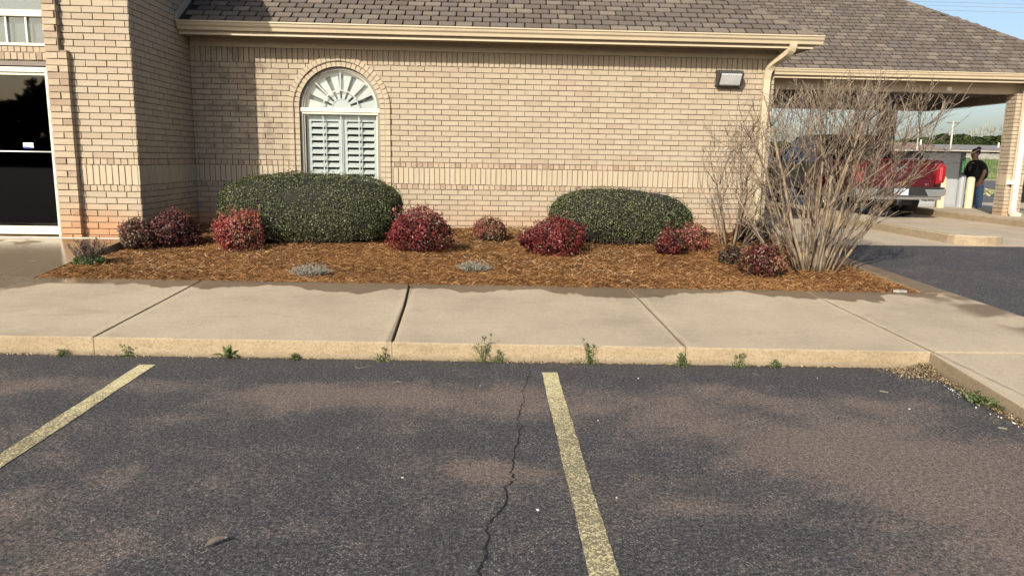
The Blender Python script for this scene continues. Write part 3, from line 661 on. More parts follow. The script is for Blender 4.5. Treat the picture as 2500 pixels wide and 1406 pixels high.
m = MB(); m.box(PX0+.014, 4.565, D-.028, D+.01, 3.012, 3.085); m.box(PX0+.014, 4.56, D-.020, D+.008, 3.085, 3.134); m.box(4.541, 4.568, D-.02, 25, 3.012, 3.134); bbuild(m, 'frieze_board', M_TRIM)
# --- roof of the low wing
SLP = R(33); TS, CS_, SS_ = math.tan(SLP), math.cos(SLP), math.sin(SLP)
EZ, EYY = 3.30, D-.45
roof = bbuild(MB(), 'roof', M_DECK)
HX = 4.99; TR = 4.2
m = MB()
m.face([(PX0, EYY, EZ), (HX, EYY, EZ), (HX-TR, EYY+TR, EZ+TR*TS), (PX0, EYY+TR, EZ+TR*TS)])
m.face([(HX, EYY, EZ), (HX, 26, EZ), (HX-TR, 26, EZ+TR*TS), (HX-TR, EYY+TR, EZ+TR*TS)])
m.face([(PX0, EYY, EZ), (PX0, EYY+TR, EZ+TR*TS), (PX0, EYY+TR, EZ)])
m.build('roof_deck', M_DECK, roof)
TW, EXPO = .25, .172
def tab_mesh():
    m = MB(); w, h, t = TW/2-.0115, EXPO-.025, .013
    # corners rounded at the lower edge; local x across, y up slope, z normal
    p = [(-w+.012, 0), (w-.012, 0), (w, .012), (w, h), (-w, h), (-w, .012)]
    top = [(x, y, t*(1-.6*y/h)+.004) for x, y in p]; bot = [(x, y, 0) for x, y in p]; m.v = top+bot; m.f = [tuple(range(6))] + [(i, i+6, (i+1) % 6+6, (i+1) % 6) for i in range(6)]
    m.f = [m.f[0]] + [f[::-1] for f in m.f[1:]]
    m.r = [0]*7; m.mi = [0]*7; return m.mesh('shingle', M_SHING)
TAB = tab_mesh()
def shingle_roof(parent, x0f, x1f, ey, ez, rows, limit, seed, parent_off=Vector((0, 0, 0))):
    """front slope; x0f(s), x1f(s): x limits at slope distance s"""
    rs = random.Random(seed); items = []
    for k in range(rows):
        s = k*EXPO - .02; sm = s + EXPO*.5; a, b = x0f(sm), x1f(sm); x = a + rs.uniform(0, TW)*.2 + (TW/2 if k % 2 else 0) - TW
        while x < b + TW/2:
            if x - TW/2 > a - TW*.4 and x + TW/2 < b + TW*.25:
                items.append((Vector((x, ey + s*CS_, ez + s*SS_ + .003)), k))
            x += TW
    def vis(c):
        q = px_of(c); return q is not None and -30 < q[0] < 2530 and -25 < q[1]
    order = sorted(range(len(items)), key=lambda i: (not vis(items[i][0]), depth_of(items[i][0])))
    ind = set(i for i in order[:limit] if vis(items[i][0])); mb = MB()
    for i, (c, k) in enumerate(items):
        c = c - parent_off
        e = Euler((SLP + rs.uniform(-.01, .012), rs.uniform(-.004, .004), rs.uniform(-.006, .006)))
        if i in ind:
            o = bpy.data.objects.new('shingle', TAB); COL.objects.link(o); o.parent = parent; o.location = c; o.rotation_euler = e
        else:
            M = Matrix.LocRotScale(c, e, None); b = len(mb.v); mb.v += [tuple(M @ v.co) for v in TAB.vertices]; r = rs.random()*.98+.01
            for p in TAB.polygons: mb.f.append(tuple(b+q for q in p.vertices)); mb.r.append(r); mb.mi.append(0)
    if mb.f: stuff(mb.build('shingle', M_SHING, parent))
def hip_caps(parent, c0, d, n, off=Vector((0, 0, 0)), w=.11):
    """ridge caps folded over a hip line from c0 along d"""
    d = d.normalized(); nl = Vector((0, -SS_, CS_)); nr = Vector((SS_, 0, CS_)); tl = nl.cross(d).normalized(); tr = nr.cross(d).normalized()
    if tl.x > 0: tl = -tl
    if tr.y < 0: tr = -tr
    for i in range(n):
        p = c0 - off + d*(i*.19); q = p + d*.205; up = Vector((0, 0, .022)); up2 = Vector((0, 0, .012))
        mb = MB(); a0, a1, a2 = p + tl*w + nl*.016, p + up, p + tr*w + nr*.016; b0, b1, b2 = q + tl*w + nl*.008, q + up2, q + tr*w + nr*.008
        mb.face([a0, a1, b1, b0]); mb.face([a1, a2, b2, b1]); mb.face([a0-nl*.012, a1-Vector((0, 0, .012)), a1, a0]); mb.face([a1-Vector((0, 0, .012)), a2-nr*.012, a2, a1])
        mb.build('hip_cap', M_SHING, parent)
shingle_roof(roof, lambda s: PX0+.06, lambda s: HX - s*CS_ + .02, EYY-.02, EZ+.006, 9, 300, 3)
hip_caps(roof, Vector((HX, EYY, EZ+.012)), Vector((-1, 1, TS)), 14)
# step flashing where the roof meets the entry block
m = MB(); m.obox((PX0+.015, EYY+1.0, EZ+.05+1.0*TS), (.010, 0, 0), (0, 1.02*1, 1.02*TS), (0, 0, .075)); bbuild(m, 'flashing', plain('flashing_metal', (.42, .34, .25), .5, .1, 5))
# --- downspout with ribbed rectangular section
def downspout(parent, path, w, d, name='downspout', mat=M_GUTT):
    """path: points with a side vector along x; section w across x, d along the normal"""
    mb = MB(); rib = []
    for i in range(13):
        t = -1+2*i/12; rib.append((t*w/2, -d/2 - (.004 if i % 2 else 0)))
    sec = rib + [(w/2, d/2), (-w/2, d/2)]; n = len(sec); b0 = 0; pts = [Vector(p) for p in path]
    for i, p in enumerate(pts):
        dd = (pts[min(i+1, len(pts)-1)] - pts[max(i-1, 0)]).normalized(); sx = (Vector((1, 0, 0)) - dd*dd.x).normalized(); nn = dd.cross(sx)
        if nn.y < 0 and abs(nn.y) > .2: pass
        f = 1 - .05*(i % 2) if 0 < i < len(pts)-2 else 1
        for a, c in sec: mb.v.append(tuple(p + sx*a*f - nn*c*f))
    for i in range(len(pts)-1):
        for k in range(n):
            q = (k+1) % n; mb.f.append((i*n+k, i*n+q, (i+1)*n+q, (i+1)*n+k)); mb.r.append(0); mb.mi.append(0)
    mb.f += [tuple(range(n)), tuple(range((len(pts)-1)*n, len(pts)*n))]; mb.r += [0, 0]; mb.mi += [0, 0]
    bm = bmesh.new(); me = mb.mesh(name, mat); bm.from_mesh(me); bmesh.ops.recalc_face_normals(bm, faces=bm.faces); bm.to_mesh(me); bm.free()
    return me
def bend(p0, p1, p2, p3, n=9):
    out = []
    p0, p1, p2, p3 = map(Vector, (p0, p1, p2, p3))
    for i in range(n+1):
        t = i/n; out.append(p0*(1-t)**3 + p1*3*t*(1-t)**2 + p2*3*t*t*(1-t) + p3*t**3)
    return out
path = bend((4.60, FY-.06, 3.18), (4.60, FY-.06, 2.98), (4.46, D-.10, 3.02), (4.395, D-.075, 2.80), 12) + [(4.39, D-.062, 2.7), (4.385, D-.06, 1.5), (4.38, D-.06, .42), (4.38, D-.09, .37), (4.38, D-.2, .34)]
bchild('downspout', downspout(bank, path, .102, .078))
# --- flush what the wall sets collected (written relative to the wall parts)
for S in (B_STR, B_SOL, B_BAND, B_HEAD, B_ARCH): S.flush()
# wall pack light
wp = empty('wall_light', 'dark bronze wall pack light with sloped clear lens beside the downspout', 'light', (3.80, D, 2.59))
hw_ = .185
m = MB(); m.prism([(0, 0), (0, .235), (-.03, .245), (-.195, .215), (-.205, .20), (-.20, .185), (-.17, .175), (-.07, .0)], -hw_, hw_, 'x'); m.build('housing', M_BRONZE, wp, bevel=.006)
m = MB(); a = Vector((0, -.197, .178)); b = Vector((0, -.098, .022)); e = (b-a); nn = Vector((0, -abs(e.z), -abs(e.y))).normalized()
m.obox((a+b)/2 + nn*.008, (hw_-.022, 0, 0), e*.5, nn*.012); m.build('lens', None or (lambda t: t.fin(t.ramp(t.noise(t.scale(t.pos(), (30, 1, 3)), 3, 2), [(.3, (.42, .42, .40)), (.7, (.62, .62, .60))]), .18, spec=.6, Coat_Weight=.5))(NT('ribbed_lens')), wp, bevel=.012, seg=3)
m = MB()
for sx in (-1, 1): m.obox((a+b)/2 + Vector((sx*(hw_-.011), 0, 0)) + nn*.006, (.011, 0, 0), e*.53, nn*.022)
m.obox(b + nn*.004 + Vector((0, .004, -.006)), (hw_, 0, 0), (0, .012, 0), (0, 0, .012)); m.obox(a + nn*.002 + Vector((0, 0, .012)), (hw_, 0, 0), (0, .012, 0), (0, 0, .012)); m.build('lens_frame', M_BRONZE, wp)
for sx, zz in ((-hw_-.012, .02), (-hw_-.01, .215), (hw_+.008, .05)):
    m = MB(); m.tube([(sx-.006, -.03, zz), (sx+.012, -.03, zz)], .008, 8); m.build('screw', M_BRONZE, wp)
# ------------------------------------------------------------------ planting bed
def bed_z(x, y):
    t = (y - bed_y(x))/(D - bed_y(x)); e = min(1, max(0, (y-bed_y(x))/.25)); ex = min(1, max(0, (4.46-x)/.3)); el = min(1, max(0, (x+4.46)/.2))
    return zs(y) - .02 + .055*e*ex*el*(.6+.4*math.sin(x*1.3+y*1.7)) + .03*max(0, t-.5)
m = MB(); NX, NY = 150, 56; idx = {}
for i in range(NX+1):
    for j in range(NY+1):
        x = -4.465 + (4.49+4.465)*i/NX; yf_ = bed_y(x)+.004; y = yf_ + (D+.03-yf_)*j/NY
        if j == NY: y = D + .03
        m.v.append((x, y, bed_z(x, y) + random.uniform(-.008, .008)))
for i in range(NX):
    for j in range(NY):
        a = i*(NY+1)+j; m.f.append((a, a+NY+1, a+NY+2, a+1)); m.r.append(0); m.mi.append(0)
def mulch_ground():
    t = NT('mulch_ground'); p = t.pos(); n = t.noise(p, 90, 4, .7); b = t.noise(p, 2.5, 3)
    c = t.ramp(n, [(.25, (.03, .014, .006)), (.5, (.13, .06, .02)), (.75, (.28, .145, .05))]); c = t.mix(t.math('MULTIPLY', t.step(b, .45, .7), .4), c, (.05, .025, .012))
    t.bump(n, 1, .02); return t.fin(c, .95, spec=.1)
struct(m.build('planting_bed', mulch_ground()))
# shredded bark, thrown thicker towards the walk
n = 165000
x = rng.uniform(-4.45, 4.47, n); tt = rng.random(n)**1.35; yb0 = 7.30 - .045*x; y = yb0 + .0 + (D-.03-yb0)*tt
ok = ~((x < PX0+.02) & (y > PY-.02)); x, y = x[ok], y[ok]; n = len(x)
e_ = np.clip((y-(7.30-.045*x))/.25, 0, 1); ex_ = np.clip((4.46-x)/.3, 0, 1); el_ = np.clip((x+4.46)/.2, 0, 1); t_ = (y-(7.30-.045*x))/(D-(7.30-.045*x))
z = .13+.03*(y-5.13) - .02 + .055*e_*ex_*el_*(.6+.4*np.sin(x*1.3+y*1.7)) + .03*np.maximum(0, t_-.5) + rng.uniform(-.002, .018, n)
ang = rng.normal(0.15, .75, n); Ls = rng.gamma(2.6, .0105, n)+.009; Ws = rng.uniform(.0014, .0036, n); tilt = rng.normal(0, .28, n)
dx = np.stack([np.cos(ang)*np.cos(tilt), np.sin(ang)*np.cos(tilt), np.sin(tilt)], 1)*Ls[:, None]; roll = rng.normal(0, .8, n)
wv = np.stack([-np.sin(ang)*np.cos(roll), np.cos(ang)*np.cos(roll), np.sin(roll)], 1)*Ws[:, None]
c = np.stack([x, y, z], 1); V = np.stack([c-dx-wv, c-dx+wv*.4, c+dx+wv, c+dx-wv*.4], 1).reshape(-1, 3)
patch = .5+.5*np.sin(x*2.1+1.3*np.sin(y*2.3))*np.cos(y*1.9+x*.7)
rr = np.clip(rng.beta(1.5, 1.7, n)*.85 + .15*patch + .10*np.clip((7.9-y)/.8, 0, 1) - .10*np.clip((y-9.5)/1.5, 0, 1), 0.01, .99)
o = stuff(fast_quads('mulch', V, M_MULCH, rr)); tag(o, 'golden brown shredded bark mulch covering the planting bed', 'mulch')
# a few strands spilt on the walk
n = 500; x = rng.uniform(-4.3, 4.5, n); y = 7.30-.045*x - np.abs(rng.normal(0, .05, n)); z = .13+.03*(y-5.13)+.004+rng.uniform(0, .006, n)
ang = rng.uniform(0, 6.28, n); Ls = rng.uniform(.008, .03, n); Ws = rng.uniform(.0012, .003, n)
dx = np.stack([np.cos(ang), np.sin(ang), 0*ang], 1)*Ls[:, None]; wv = np.stack([-np.sin(ang), np.cos(ang), 0*ang], 1)*Ws[:, None]; c = np.stack([x, y, z], 1)
o = stuff(fast_quads('mulch_spill', np.stack([c-dx-wv, c-dx+wv, c+dx+wv, c+dx-wv], 1).reshape(-1, 3), M_MULCH, rng.uniform(.3, .95, n))); tag(o, 'stray bark shreds along the edge of the walk', 'mulch')
# ------------------------------------------------------------------ shrubs
def vnoise(P, f, seed):
    a = np.random.default_rng(seed); v = np.zeros(len(P))
    for k in range(6):
        d = a.normal(size=3)*f*(1+.35*k); v += np.sin(P @ d + a.uniform(0, 6.28))/(1+.4*k)
    return v/2.6
def super_pts(n, rx, ry, rz, e, seed, lump=.03, under=0.0):
    """points and normals on a rounded box; z from -rz to rz"""
    d = unit(rng.normal(size=(n, 3))); k = (np.abs(d[:, 0])**e + np.abs(d[:, 1])**e + np.abs(d[:, 2])**e)**(-1/e); q = d*k[:, None]
    N = unit(np.sign(q)*np.abs(q)**(e-1)/np.array([rx, ry, rz])); P = q*np.array([rx, ry, rz])
    if under:
        f = 1 - under*np.clip(-q[:, 2], 0, 1)**1.5; P[:, 0] *= f; P[:, 1] *= f
    P += N*(lump*vnoise(P, 3.5, seed) + lump*.5*vnoise(P, 9, seed+1))[:, None]
    return P, N
def core_mesh(rx, ry, rz, e, k, mat, parent, zc, name='dark_core', under=0.0):
    bm = bmesh.new(); bmesh.ops.create_icosphere(bm, subdivisions=4, radius=1)
    for v in bm.verts:
        d = np.array(v.co); s = (abs(d[0])**e+abs(d[1])**e+abs(d[2])**e)**(-1/e); q = d*s; f = 1 - under*max(0, -q[2])**1.5
        v.co = Vector((q[0]*rx*k*f, q[1]*ry*k*f, q[2]*rz*k + zc)) + v.co*random.uniform(-.02, .02)
    me = bpy.data.meshes.new(name); bm.to_mesh(me); bm.free(); me.materials.append(mat); return link(name, me, parent)
M_CORE = plain('shade_core', (.012, .013, .008), .95, .4, 20)  # closed core blocks see-through; inner shade put into its dark colour
M_DEADLF = ramp_attr_mat('browned_leaf', [(0, (.03, .022, .017)), (.6, (.09, .066, .052)), (1, (.19, .14, .11))], .8, .1)
def hedge(name, label, c, rx, ry, h, e, n, seed, under=0.0, tilt=0.0, twig=.35):
    base = Vector((c[0], c[1], bed_z(c[0], c[1])-.01)); o = empty(name, label, 'hedge', base); rz = h/2; zc = rz-.11
    P, N = super_pts(n, rx, ry, rz, e, seed, .045, under); P[:, 2] += zc; P[:, 2] += tilt*P[:, 0]/rx
    depth = rng.exponential(.022, n); depth = np.where(rng.random(n) < .05, -rng.uniform(.01, .05, n), depth); P -= N*depth[:, None]
    lowcut = P[:, 2] > .03 + .08*vnoise(P, 5, seed+9)**2; P, N, depth = P[lowcut], N[lowcut], depth[lowcut]
    hol = np.clip(vnoise(P, 5.5, seed+31)*1.2 - .75, 0, 1); P -= N*(hol*.055)[:, None]
    keep = rng.random(len(P)) > hol*.45; P, N, depth, hol = P[keep], N[keep], depth[keep], hol[keep]
    NN = unit(N*1.0 + rng.normal(size=N.shape)*.65); S = rng.uniform(.014, .026, len(P))
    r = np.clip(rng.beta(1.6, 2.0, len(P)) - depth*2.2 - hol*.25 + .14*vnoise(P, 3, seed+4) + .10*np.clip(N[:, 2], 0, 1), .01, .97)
    dead = (vnoise(P, 2.6, seed+77) > 1.02) & (rng.random(len(P)) < .55)
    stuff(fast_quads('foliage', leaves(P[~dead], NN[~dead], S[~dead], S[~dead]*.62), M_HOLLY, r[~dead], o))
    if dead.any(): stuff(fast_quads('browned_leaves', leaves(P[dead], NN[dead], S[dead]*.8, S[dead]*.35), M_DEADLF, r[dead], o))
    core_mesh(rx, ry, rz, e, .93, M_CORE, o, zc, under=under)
    mb = MB()
    for k in range(110):
        a = random.uniform(0, 6.28); p = Vector((math.cos(a)*rx*random.uniform(.3, .8), -abs(math.sin(a))*ry*random.uniform(.5, .9), 0)); q = p + Vector((random.uniform(-.15, .15), random.uniform(-.22, -.02), random.uniform(.05, .25)))
        mb.tube([p, (p+q)/2 + Vector((random.uniform(-.03, .03), 0, .02)), q], [.006, .004, .002], 4, random.random())
    for k in range(40):
        i = random.randrange(len(P)); p = Vector(P[i]); nn_ = Vector(N[i]); mb.tube([p - nn_*.05, p + nn_*random.uniform(.02, .07) + Vector((0, 0, .02))], [.002, .001], 3, random.random())
    stuff(mb.build('twigs', M_TWIGD, o)); return o
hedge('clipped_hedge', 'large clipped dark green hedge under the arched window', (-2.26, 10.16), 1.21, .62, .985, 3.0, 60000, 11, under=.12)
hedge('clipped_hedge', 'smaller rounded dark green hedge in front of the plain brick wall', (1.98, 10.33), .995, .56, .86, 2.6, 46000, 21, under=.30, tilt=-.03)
M_CORE2 = plain('shade_core_red', (.022, .010, .009), .95, .4, 20)  # core colour carries the shrub's inner shade as near-black red
def nandina(label, c, rx, ry, h, n, mat, seed, leafs=(.026, .046), sparse=False, name='nandina_shrub', shape=2.2):
    base = Vector((c[0], c[1], bed_z(c[0], c[1])-.01)); o = empty(name, label, 'shrub', base, 'low shrubs in the mulch bed'); rz = h/2; zc = rz
    n = int(n*1.45); P, N = super_pts(n, rx, ry, rz, shape, seed, .10*min(1, rx/.28)); P[:, 2] += zc
    sh = rng.exponential(.035 if not sparse else .06, n); P -= N*sh[:, None]; up = rng.random(n) < .06; P[up] += N[up]*rng.uniform(.01, .06, up.sum())[:, None] + np.array([0, 0, .02])
    keep = P[:, 2] > .0; P, N, sh = P[keep], N[keep], sh[keep]
    NN = unit(N + rng.normal(size=N.shape)*.8); S = rng.uniform(*leafs, len(P))
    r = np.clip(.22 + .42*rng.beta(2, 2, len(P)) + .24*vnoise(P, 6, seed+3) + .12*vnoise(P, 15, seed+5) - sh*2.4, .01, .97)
    sp_, sr_ = [], []
    for k in range(26):
        a = random.uniform(0, 6.28); q = random.random()**.5*.85; b0 = np.array([math.cos(a)*rx*q*.8, math.sin(a)*ry*q*.8, h*.55]); tip = np.array([math.cos(a)*rx*q*1.02, math.sin(a)*ry*q*1.02, h*(1.12-.42*q*q)*random.uniform(.95, 1.12)]); cr_ = random.uniform(.2, .8)
        for j in range(11): f_ = .35+.65*j/10; sp_.append(b0+(tip-b0)*f_ + rng.normal(0, .011, 3)); sr_.append(min(.97, max(.02, cr_+random.uniform(-.18, .18))))
    P = np.concatenate([P, sp_]); NN = np.concatenate([NN, unit(rng.normal(size=(len(sp_), 3))+[0, -.5, .5])]); S = np.concatenate([S, rng.uniform(.024, .042, len(sp_))]); r = np.concatenate([r, sr_])
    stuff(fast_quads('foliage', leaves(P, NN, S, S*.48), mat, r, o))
    mb = MB(); ns = 40 if not sparse else 75
    for k in range(ns):
        a = random.uniform(0, 6.28); rr_ = random.uniform(.1, .95); p = Vector((math.cos(a)*rx*.35*rr_, math.sin(a)*ry*.35*rr_, 0)); q = Vector((math.cos(a)*rx*rr_*.95, math.sin(a)*ry*rr_*.95, h*(1.04-.35*rr_**2)))
        mb.tube([p, (p*.5+q*.5) + Vector((random.uniform(-.03, .03), random.uniform(-.03, .03), .02)), q], [.005, .0038, .002], 4, random.random())
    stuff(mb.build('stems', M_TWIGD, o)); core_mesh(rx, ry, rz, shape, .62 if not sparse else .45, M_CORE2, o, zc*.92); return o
# pixel sizes measured on the photograph, metres here
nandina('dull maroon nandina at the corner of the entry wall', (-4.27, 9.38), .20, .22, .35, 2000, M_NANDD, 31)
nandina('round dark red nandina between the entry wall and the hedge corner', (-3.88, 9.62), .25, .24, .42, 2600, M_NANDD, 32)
nandina('round red nandina at the left foot of the large hedge', (-3.06, 9.38), .275, .25, .47, 3000, M_NAND, 33)
nandina('largest loose red nandina with bare stems right of the large hedge', (-.76, 9.18), .43, .34, .55, 4200, M_NAND, 34, sparse=True)
nandina('small red nandina alone against the wall between the hedges', (.15, 10.42), .235, .2, .30, 1700, M_NAND, 35)
nandina('wide bright red nandina at the left foot of the smaller hedge', (.87, 9.36), .39, .30, .43, 4000, M_NAND, 36)
nandina('bright red nandina at the right foot of the smaller hedge', (2.43, 9.28), .21, .2, .33, 2000, M_NAND, 37)
nandina('yellow green and pink nandina next to the bright red one', (2.80, 9.55), .20, .18, .33, 1100, M_NANDG, 38, sparse=True)
nandina('tiny dark red nandina in front of the smaller bare shrub', (3.03, 8.66), .15, .14, .19, 800, M_NANDD, 39)
nandina('red nandina at the left foot of the large bare shrub', (3.16, 7.98), .21, .2, .33, 2400, M_NAND, 40)
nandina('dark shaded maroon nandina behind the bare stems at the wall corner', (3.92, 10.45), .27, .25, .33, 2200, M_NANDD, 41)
# small dark twiggy shrub with a green foot at the entry walk
def twig_shrub():
    c = (-4.17, 8.05); base = Vector((*c, bed_z(*c)-.005)); o = empty('twiggy_shrub', 'small dark twiggy shrub with green leaves at its foot beside the entry walk', 'shrub', base, 'low shrubs in the mulch bed')
    mb = MB(); tips = []
    for k in range(70):
        a = random.uniform(0, 6.28); r0 = random.uniform(0, .06); L = random.uniform(.16, .27); lean = random.uniform(.0, .85); d = Vector((math.cos(a)*lean, math.sin(a)*lean, 1)).normalized(); p = Vector((math.cos(a)*r0, math.sin(a)*r0, 0)); q = p + d*L
        mb.tube([p, (p+q)/2, q], [.004, .003, .0018], 4, random.random()); tips.append(q)
        for j in range(4):
            s = p.lerp(q, random.uniform(.5, 1)); e = s + (d + Vector((random.uniform(-.7, .7), random.uniform(-.7, .7), .2))).normalized()*random.uniform(.02, .06); mb.tube([s, e], [.0022, .001], 3, random.random()); tips.append(e)
    stuff(mb.build('twigs', M_TWIGD, o)); T = np.array(tips); T = np.repeat(T, 4, 0) + rng.normal(0, .010, (len(T)*4, 3))
    stuff(fast_quads('dark_leaves', leaves(T, unit(rng.normal(size=T.shape)+[0, -.4, .6]), .016, .009), M_DEADLF, rng.uniform(0, .6, len(T)), o))
    P, N = super_pts(700, .15, .13, .055, 2, 55, .02); P[:, 2] += .05; S = rng.uniform(.02, .034, 700)
    stuff(fast_quads('green_leaves', leaves(P, unit(N+rng.normal(size=N.shape)*.6), S, S*.5), M_HOLLYG, rng.uniform(.1, .9, 700), o))
M_HOLLYG = ramp_attr_mat('fresh_green_leaf', [(0, (.02, .05, .015)), (.5, (.06, .12, .035)), (1, (.12, .2, .06))], .45, .4, .15)
twig_shrub()
def dead_tuft(label, c, r, h, n, seed):
    base = Vector((*c, bed_z(*c))); o = empty('dormant_perennial', label, 'plant', base, 'grey dormant plants in the mulch'); mb = MB(); rs = random.Random(seed)
    for k in range(n):
        a = rs.uniform(0, 6.28); q = rs.random()**.6; p = Vector((math.cos(a)*r*.6*q, math.sin(a)*r*.4*q, 0)); e = p + Vector((math.cos(a)*r*.55*q+rs.gauss(0, .02), math.sin(a)*r*.4*q+rs.gauss(0, .02), h*(1-.5*q*q)*rs.uniform(.5, 1.1)))
        md = (p+e)/2 + Vector((rs.gauss(0, .012), rs.gauss(0, .012), .01)); mb.tube([p, md, e], [.0026, .002, .0012], 3, rs.random())
        for j in range(3):
            s = md.lerp(e, rs.random()); mb.tube([s, s + Vector((rs.gauss(0, .018), rs.gauss(0, .018), rs.uniform(.0, .025)))], [.0016, .001], 3, rs.random())
    stuff(mb.build('dry_stems', M_GREYTW, o))
    T = np.array([v for v in mb.v[::5]]); stuff(fast_quads('dry_leaves', leaves(T, unit(rng.normal(size=T.shape)), .012, .006), M_GREYTW, rng.random(len(T)), o))
dead_tuft('grey green dormant tuft in the mulch below the large hedge', (-1.75, 7.72), .19, .13, 260, 5)
dead_tuft('pale grey dormant tuft in the mulch below the gap between hedges', (-.045, 7.86), .16, .12, 240, 6)
# ------------------------------------------------------------------ bare crape myrtles
def crape(label, c, nst, rb, top, spread, seed, r0=.021, dens=1.0):
    rs = random.Random(seed); base = Vector((*c, bed_z(*c)-.02)); o = empty('crape_myrtle', label, 'shrub', base, 'bare shrubs at the building corner')
    def roof_z(p): return top*(1 - .20*(p.x/spread)**2)
    def grow(p, d, L, r, rend, seg, wob, up, slack=0.0):
        pts, rad = [p], [r]
        for i in range(seg):
            d = (d + Vector((rs.gauss(0, wob), rs.gauss(0, wob), rs.gauss(0, wob*.5)+up))).normalized(); p = p + d*(L/seg)
            if p.z > roof_z(p) + slack or abs(p.x - .12) > spread*.86 + slack*.6: break
            if p.z < .06: d.z = abs(d.z); p.z = .06
            pts.append(p); rad.append(r + (rend-r)*(i+1)/seg)
        return pts, rad, d
    tw = MB()
    def twigs(pts, n, Lr, r):
        for k in range(n):
            i = rs.randrange(1, len(pts)); s = pts[i-1].lerp(pts[i], rs.random()); dd = (pts[i]-pts[i-1]).normalized()
            sd = Vector((rs.gauss(0, 1), rs.gauss(0, 1), rs.gauss(0, .4))); sd = (sd - dd*sd.dot(dd)).normalized()
            d = (dd*rs.uniform(.7, 1.2) + sd*rs.uniform(.35, .9)).normalized(); L = rs.uniform(*Lr)
            t, ra, d2 = grow(s, d, L, r, r*.6, 3, .07, .03, rs.uniform(-.05, .16))
            if len(t) > 1:
                tw.tube(t, ra, 3, rs.random()*.9+.05, cap=False)
                for q in range(rs.choice((0, 1, 1, 2))):
                    s2 = t[-2].lerp(t[-1], rs.random()); e = s2 + (d2*1.0 + Vector((rs.gauss(0, .5), rs.gauss(0, .5), rs.gauss(.1, .3)))).normalized()*rs.uniform(.03, .12); tw.tube([s2, e], [r*.65, r*.45], 3, rs.random()*.9+.05, cap=False)
    for k in range(nst):
        mb = MB(); a = 6.2832*(k*.382+rs.uniform(-.05, .05)); q = math.sqrt((k+.5)/nst)
        p = Vector((math.cos(a)*rb*q, math.sin(a)*rb*.6*q, 0)); lean = .05 + q*rs.uniform(.22, .72)
        d = Vector((math.cos(a)*lean*1.15+rs.gauss(0, .06), math.sin(a)*lean*.75, 1)).normalized(); L = top*rs.uniform(.45, .85)*(1+.2*lean); r = r0*rs.choice((.5, .6, .75, .9, 1.1, 1.2))
        pts, rad, de = grow(p, d, L, r, r*.62, 8, .045, .0)
        if len(pts) < 3: continue
        mb.tube(pts, rad, 7, rs.random()); subs = []
        def fork(p0, d0, rr_, lev):
            for j in range(rs.choice((2, 2, 3)) if lev else rs.choice((2, 3, 3))):
                d2 = (d0 + Vector((rs.gauss(0, .38), rs.gauss(0, .34), rs.gauss(.12, .12)))).normalized(); L2 = rs.uniform(.22, .55)*(top/2.1)*(1 if lev else 1.25)
                r2 = rr_*rs.uniform(.55, .8); t, ra, d3 = grow(p0, d2, L2, r2, max(.0028, r2*.65), 4, .06, .02, rs.uniform(-.15, .10))
                if len(t) < 2: continue
                mb.tube(t, ra, 5, rs.random()); subs.append(t)
                if lev < 2 and len(t) == 5: fork(t[-1], d3, ra[-1], lev+1)
        fork(pts[-1], de, rad[-1], 0)
        for j in range(rs.randint(1, 3)):
            i = rs.randrange(max(1, len(pts)//4), len(pts)); s = pts[i-1].lerp(pts[i], rs.random()); dd = (pts[i]-pts[i-1]).normalized(); sd = Vector((rs.gauss(math.cos(a)*.6, .7), rs.gauss(math.sin(a)*.3, .6), rs.gauss(.0, .2)))
            d2 = (dd + sd.normalized()*rs.uniform(.4, .8)).normalized(); rr_ = rad[i]*rs.uniform(.4, .6); t, ra, d3 = grow(s, d2, rs.uniform(.35, .8)*top/2.1, rr_, max(.003, rr_*.6), 5, .06, .015)
            if len(t) > 2:
                mb.tube(t, ra, 5, rs.random()); subs.append(t)
                if len(t) == 6: fork(t[-1], d3, ra[-1], 1)
        twigs(pts[2:] if len(pts) > 4 else pts, int(5*dens), (.08, .34), .0029)
        for t in subs: twigs(t, int(3*dens), (.05, .26), .0025)
        mb.build('stem', M_BARK, o, smooth=True)
    stuff(tw.build('twigs', M_TWIG, o)); return o
crape('large many stemmed bare shrub at the right end of the mulch bed', (3.80, 8.22), 27, .30, 2.10, 1.18, 4, r0=.021, dens=1.15)
crape('smaller thin bare shrub against the wall under the wall light', (3.42, 9.85), 11, .20, 1.72, .55, 9, r0=.015, dens=1.3)
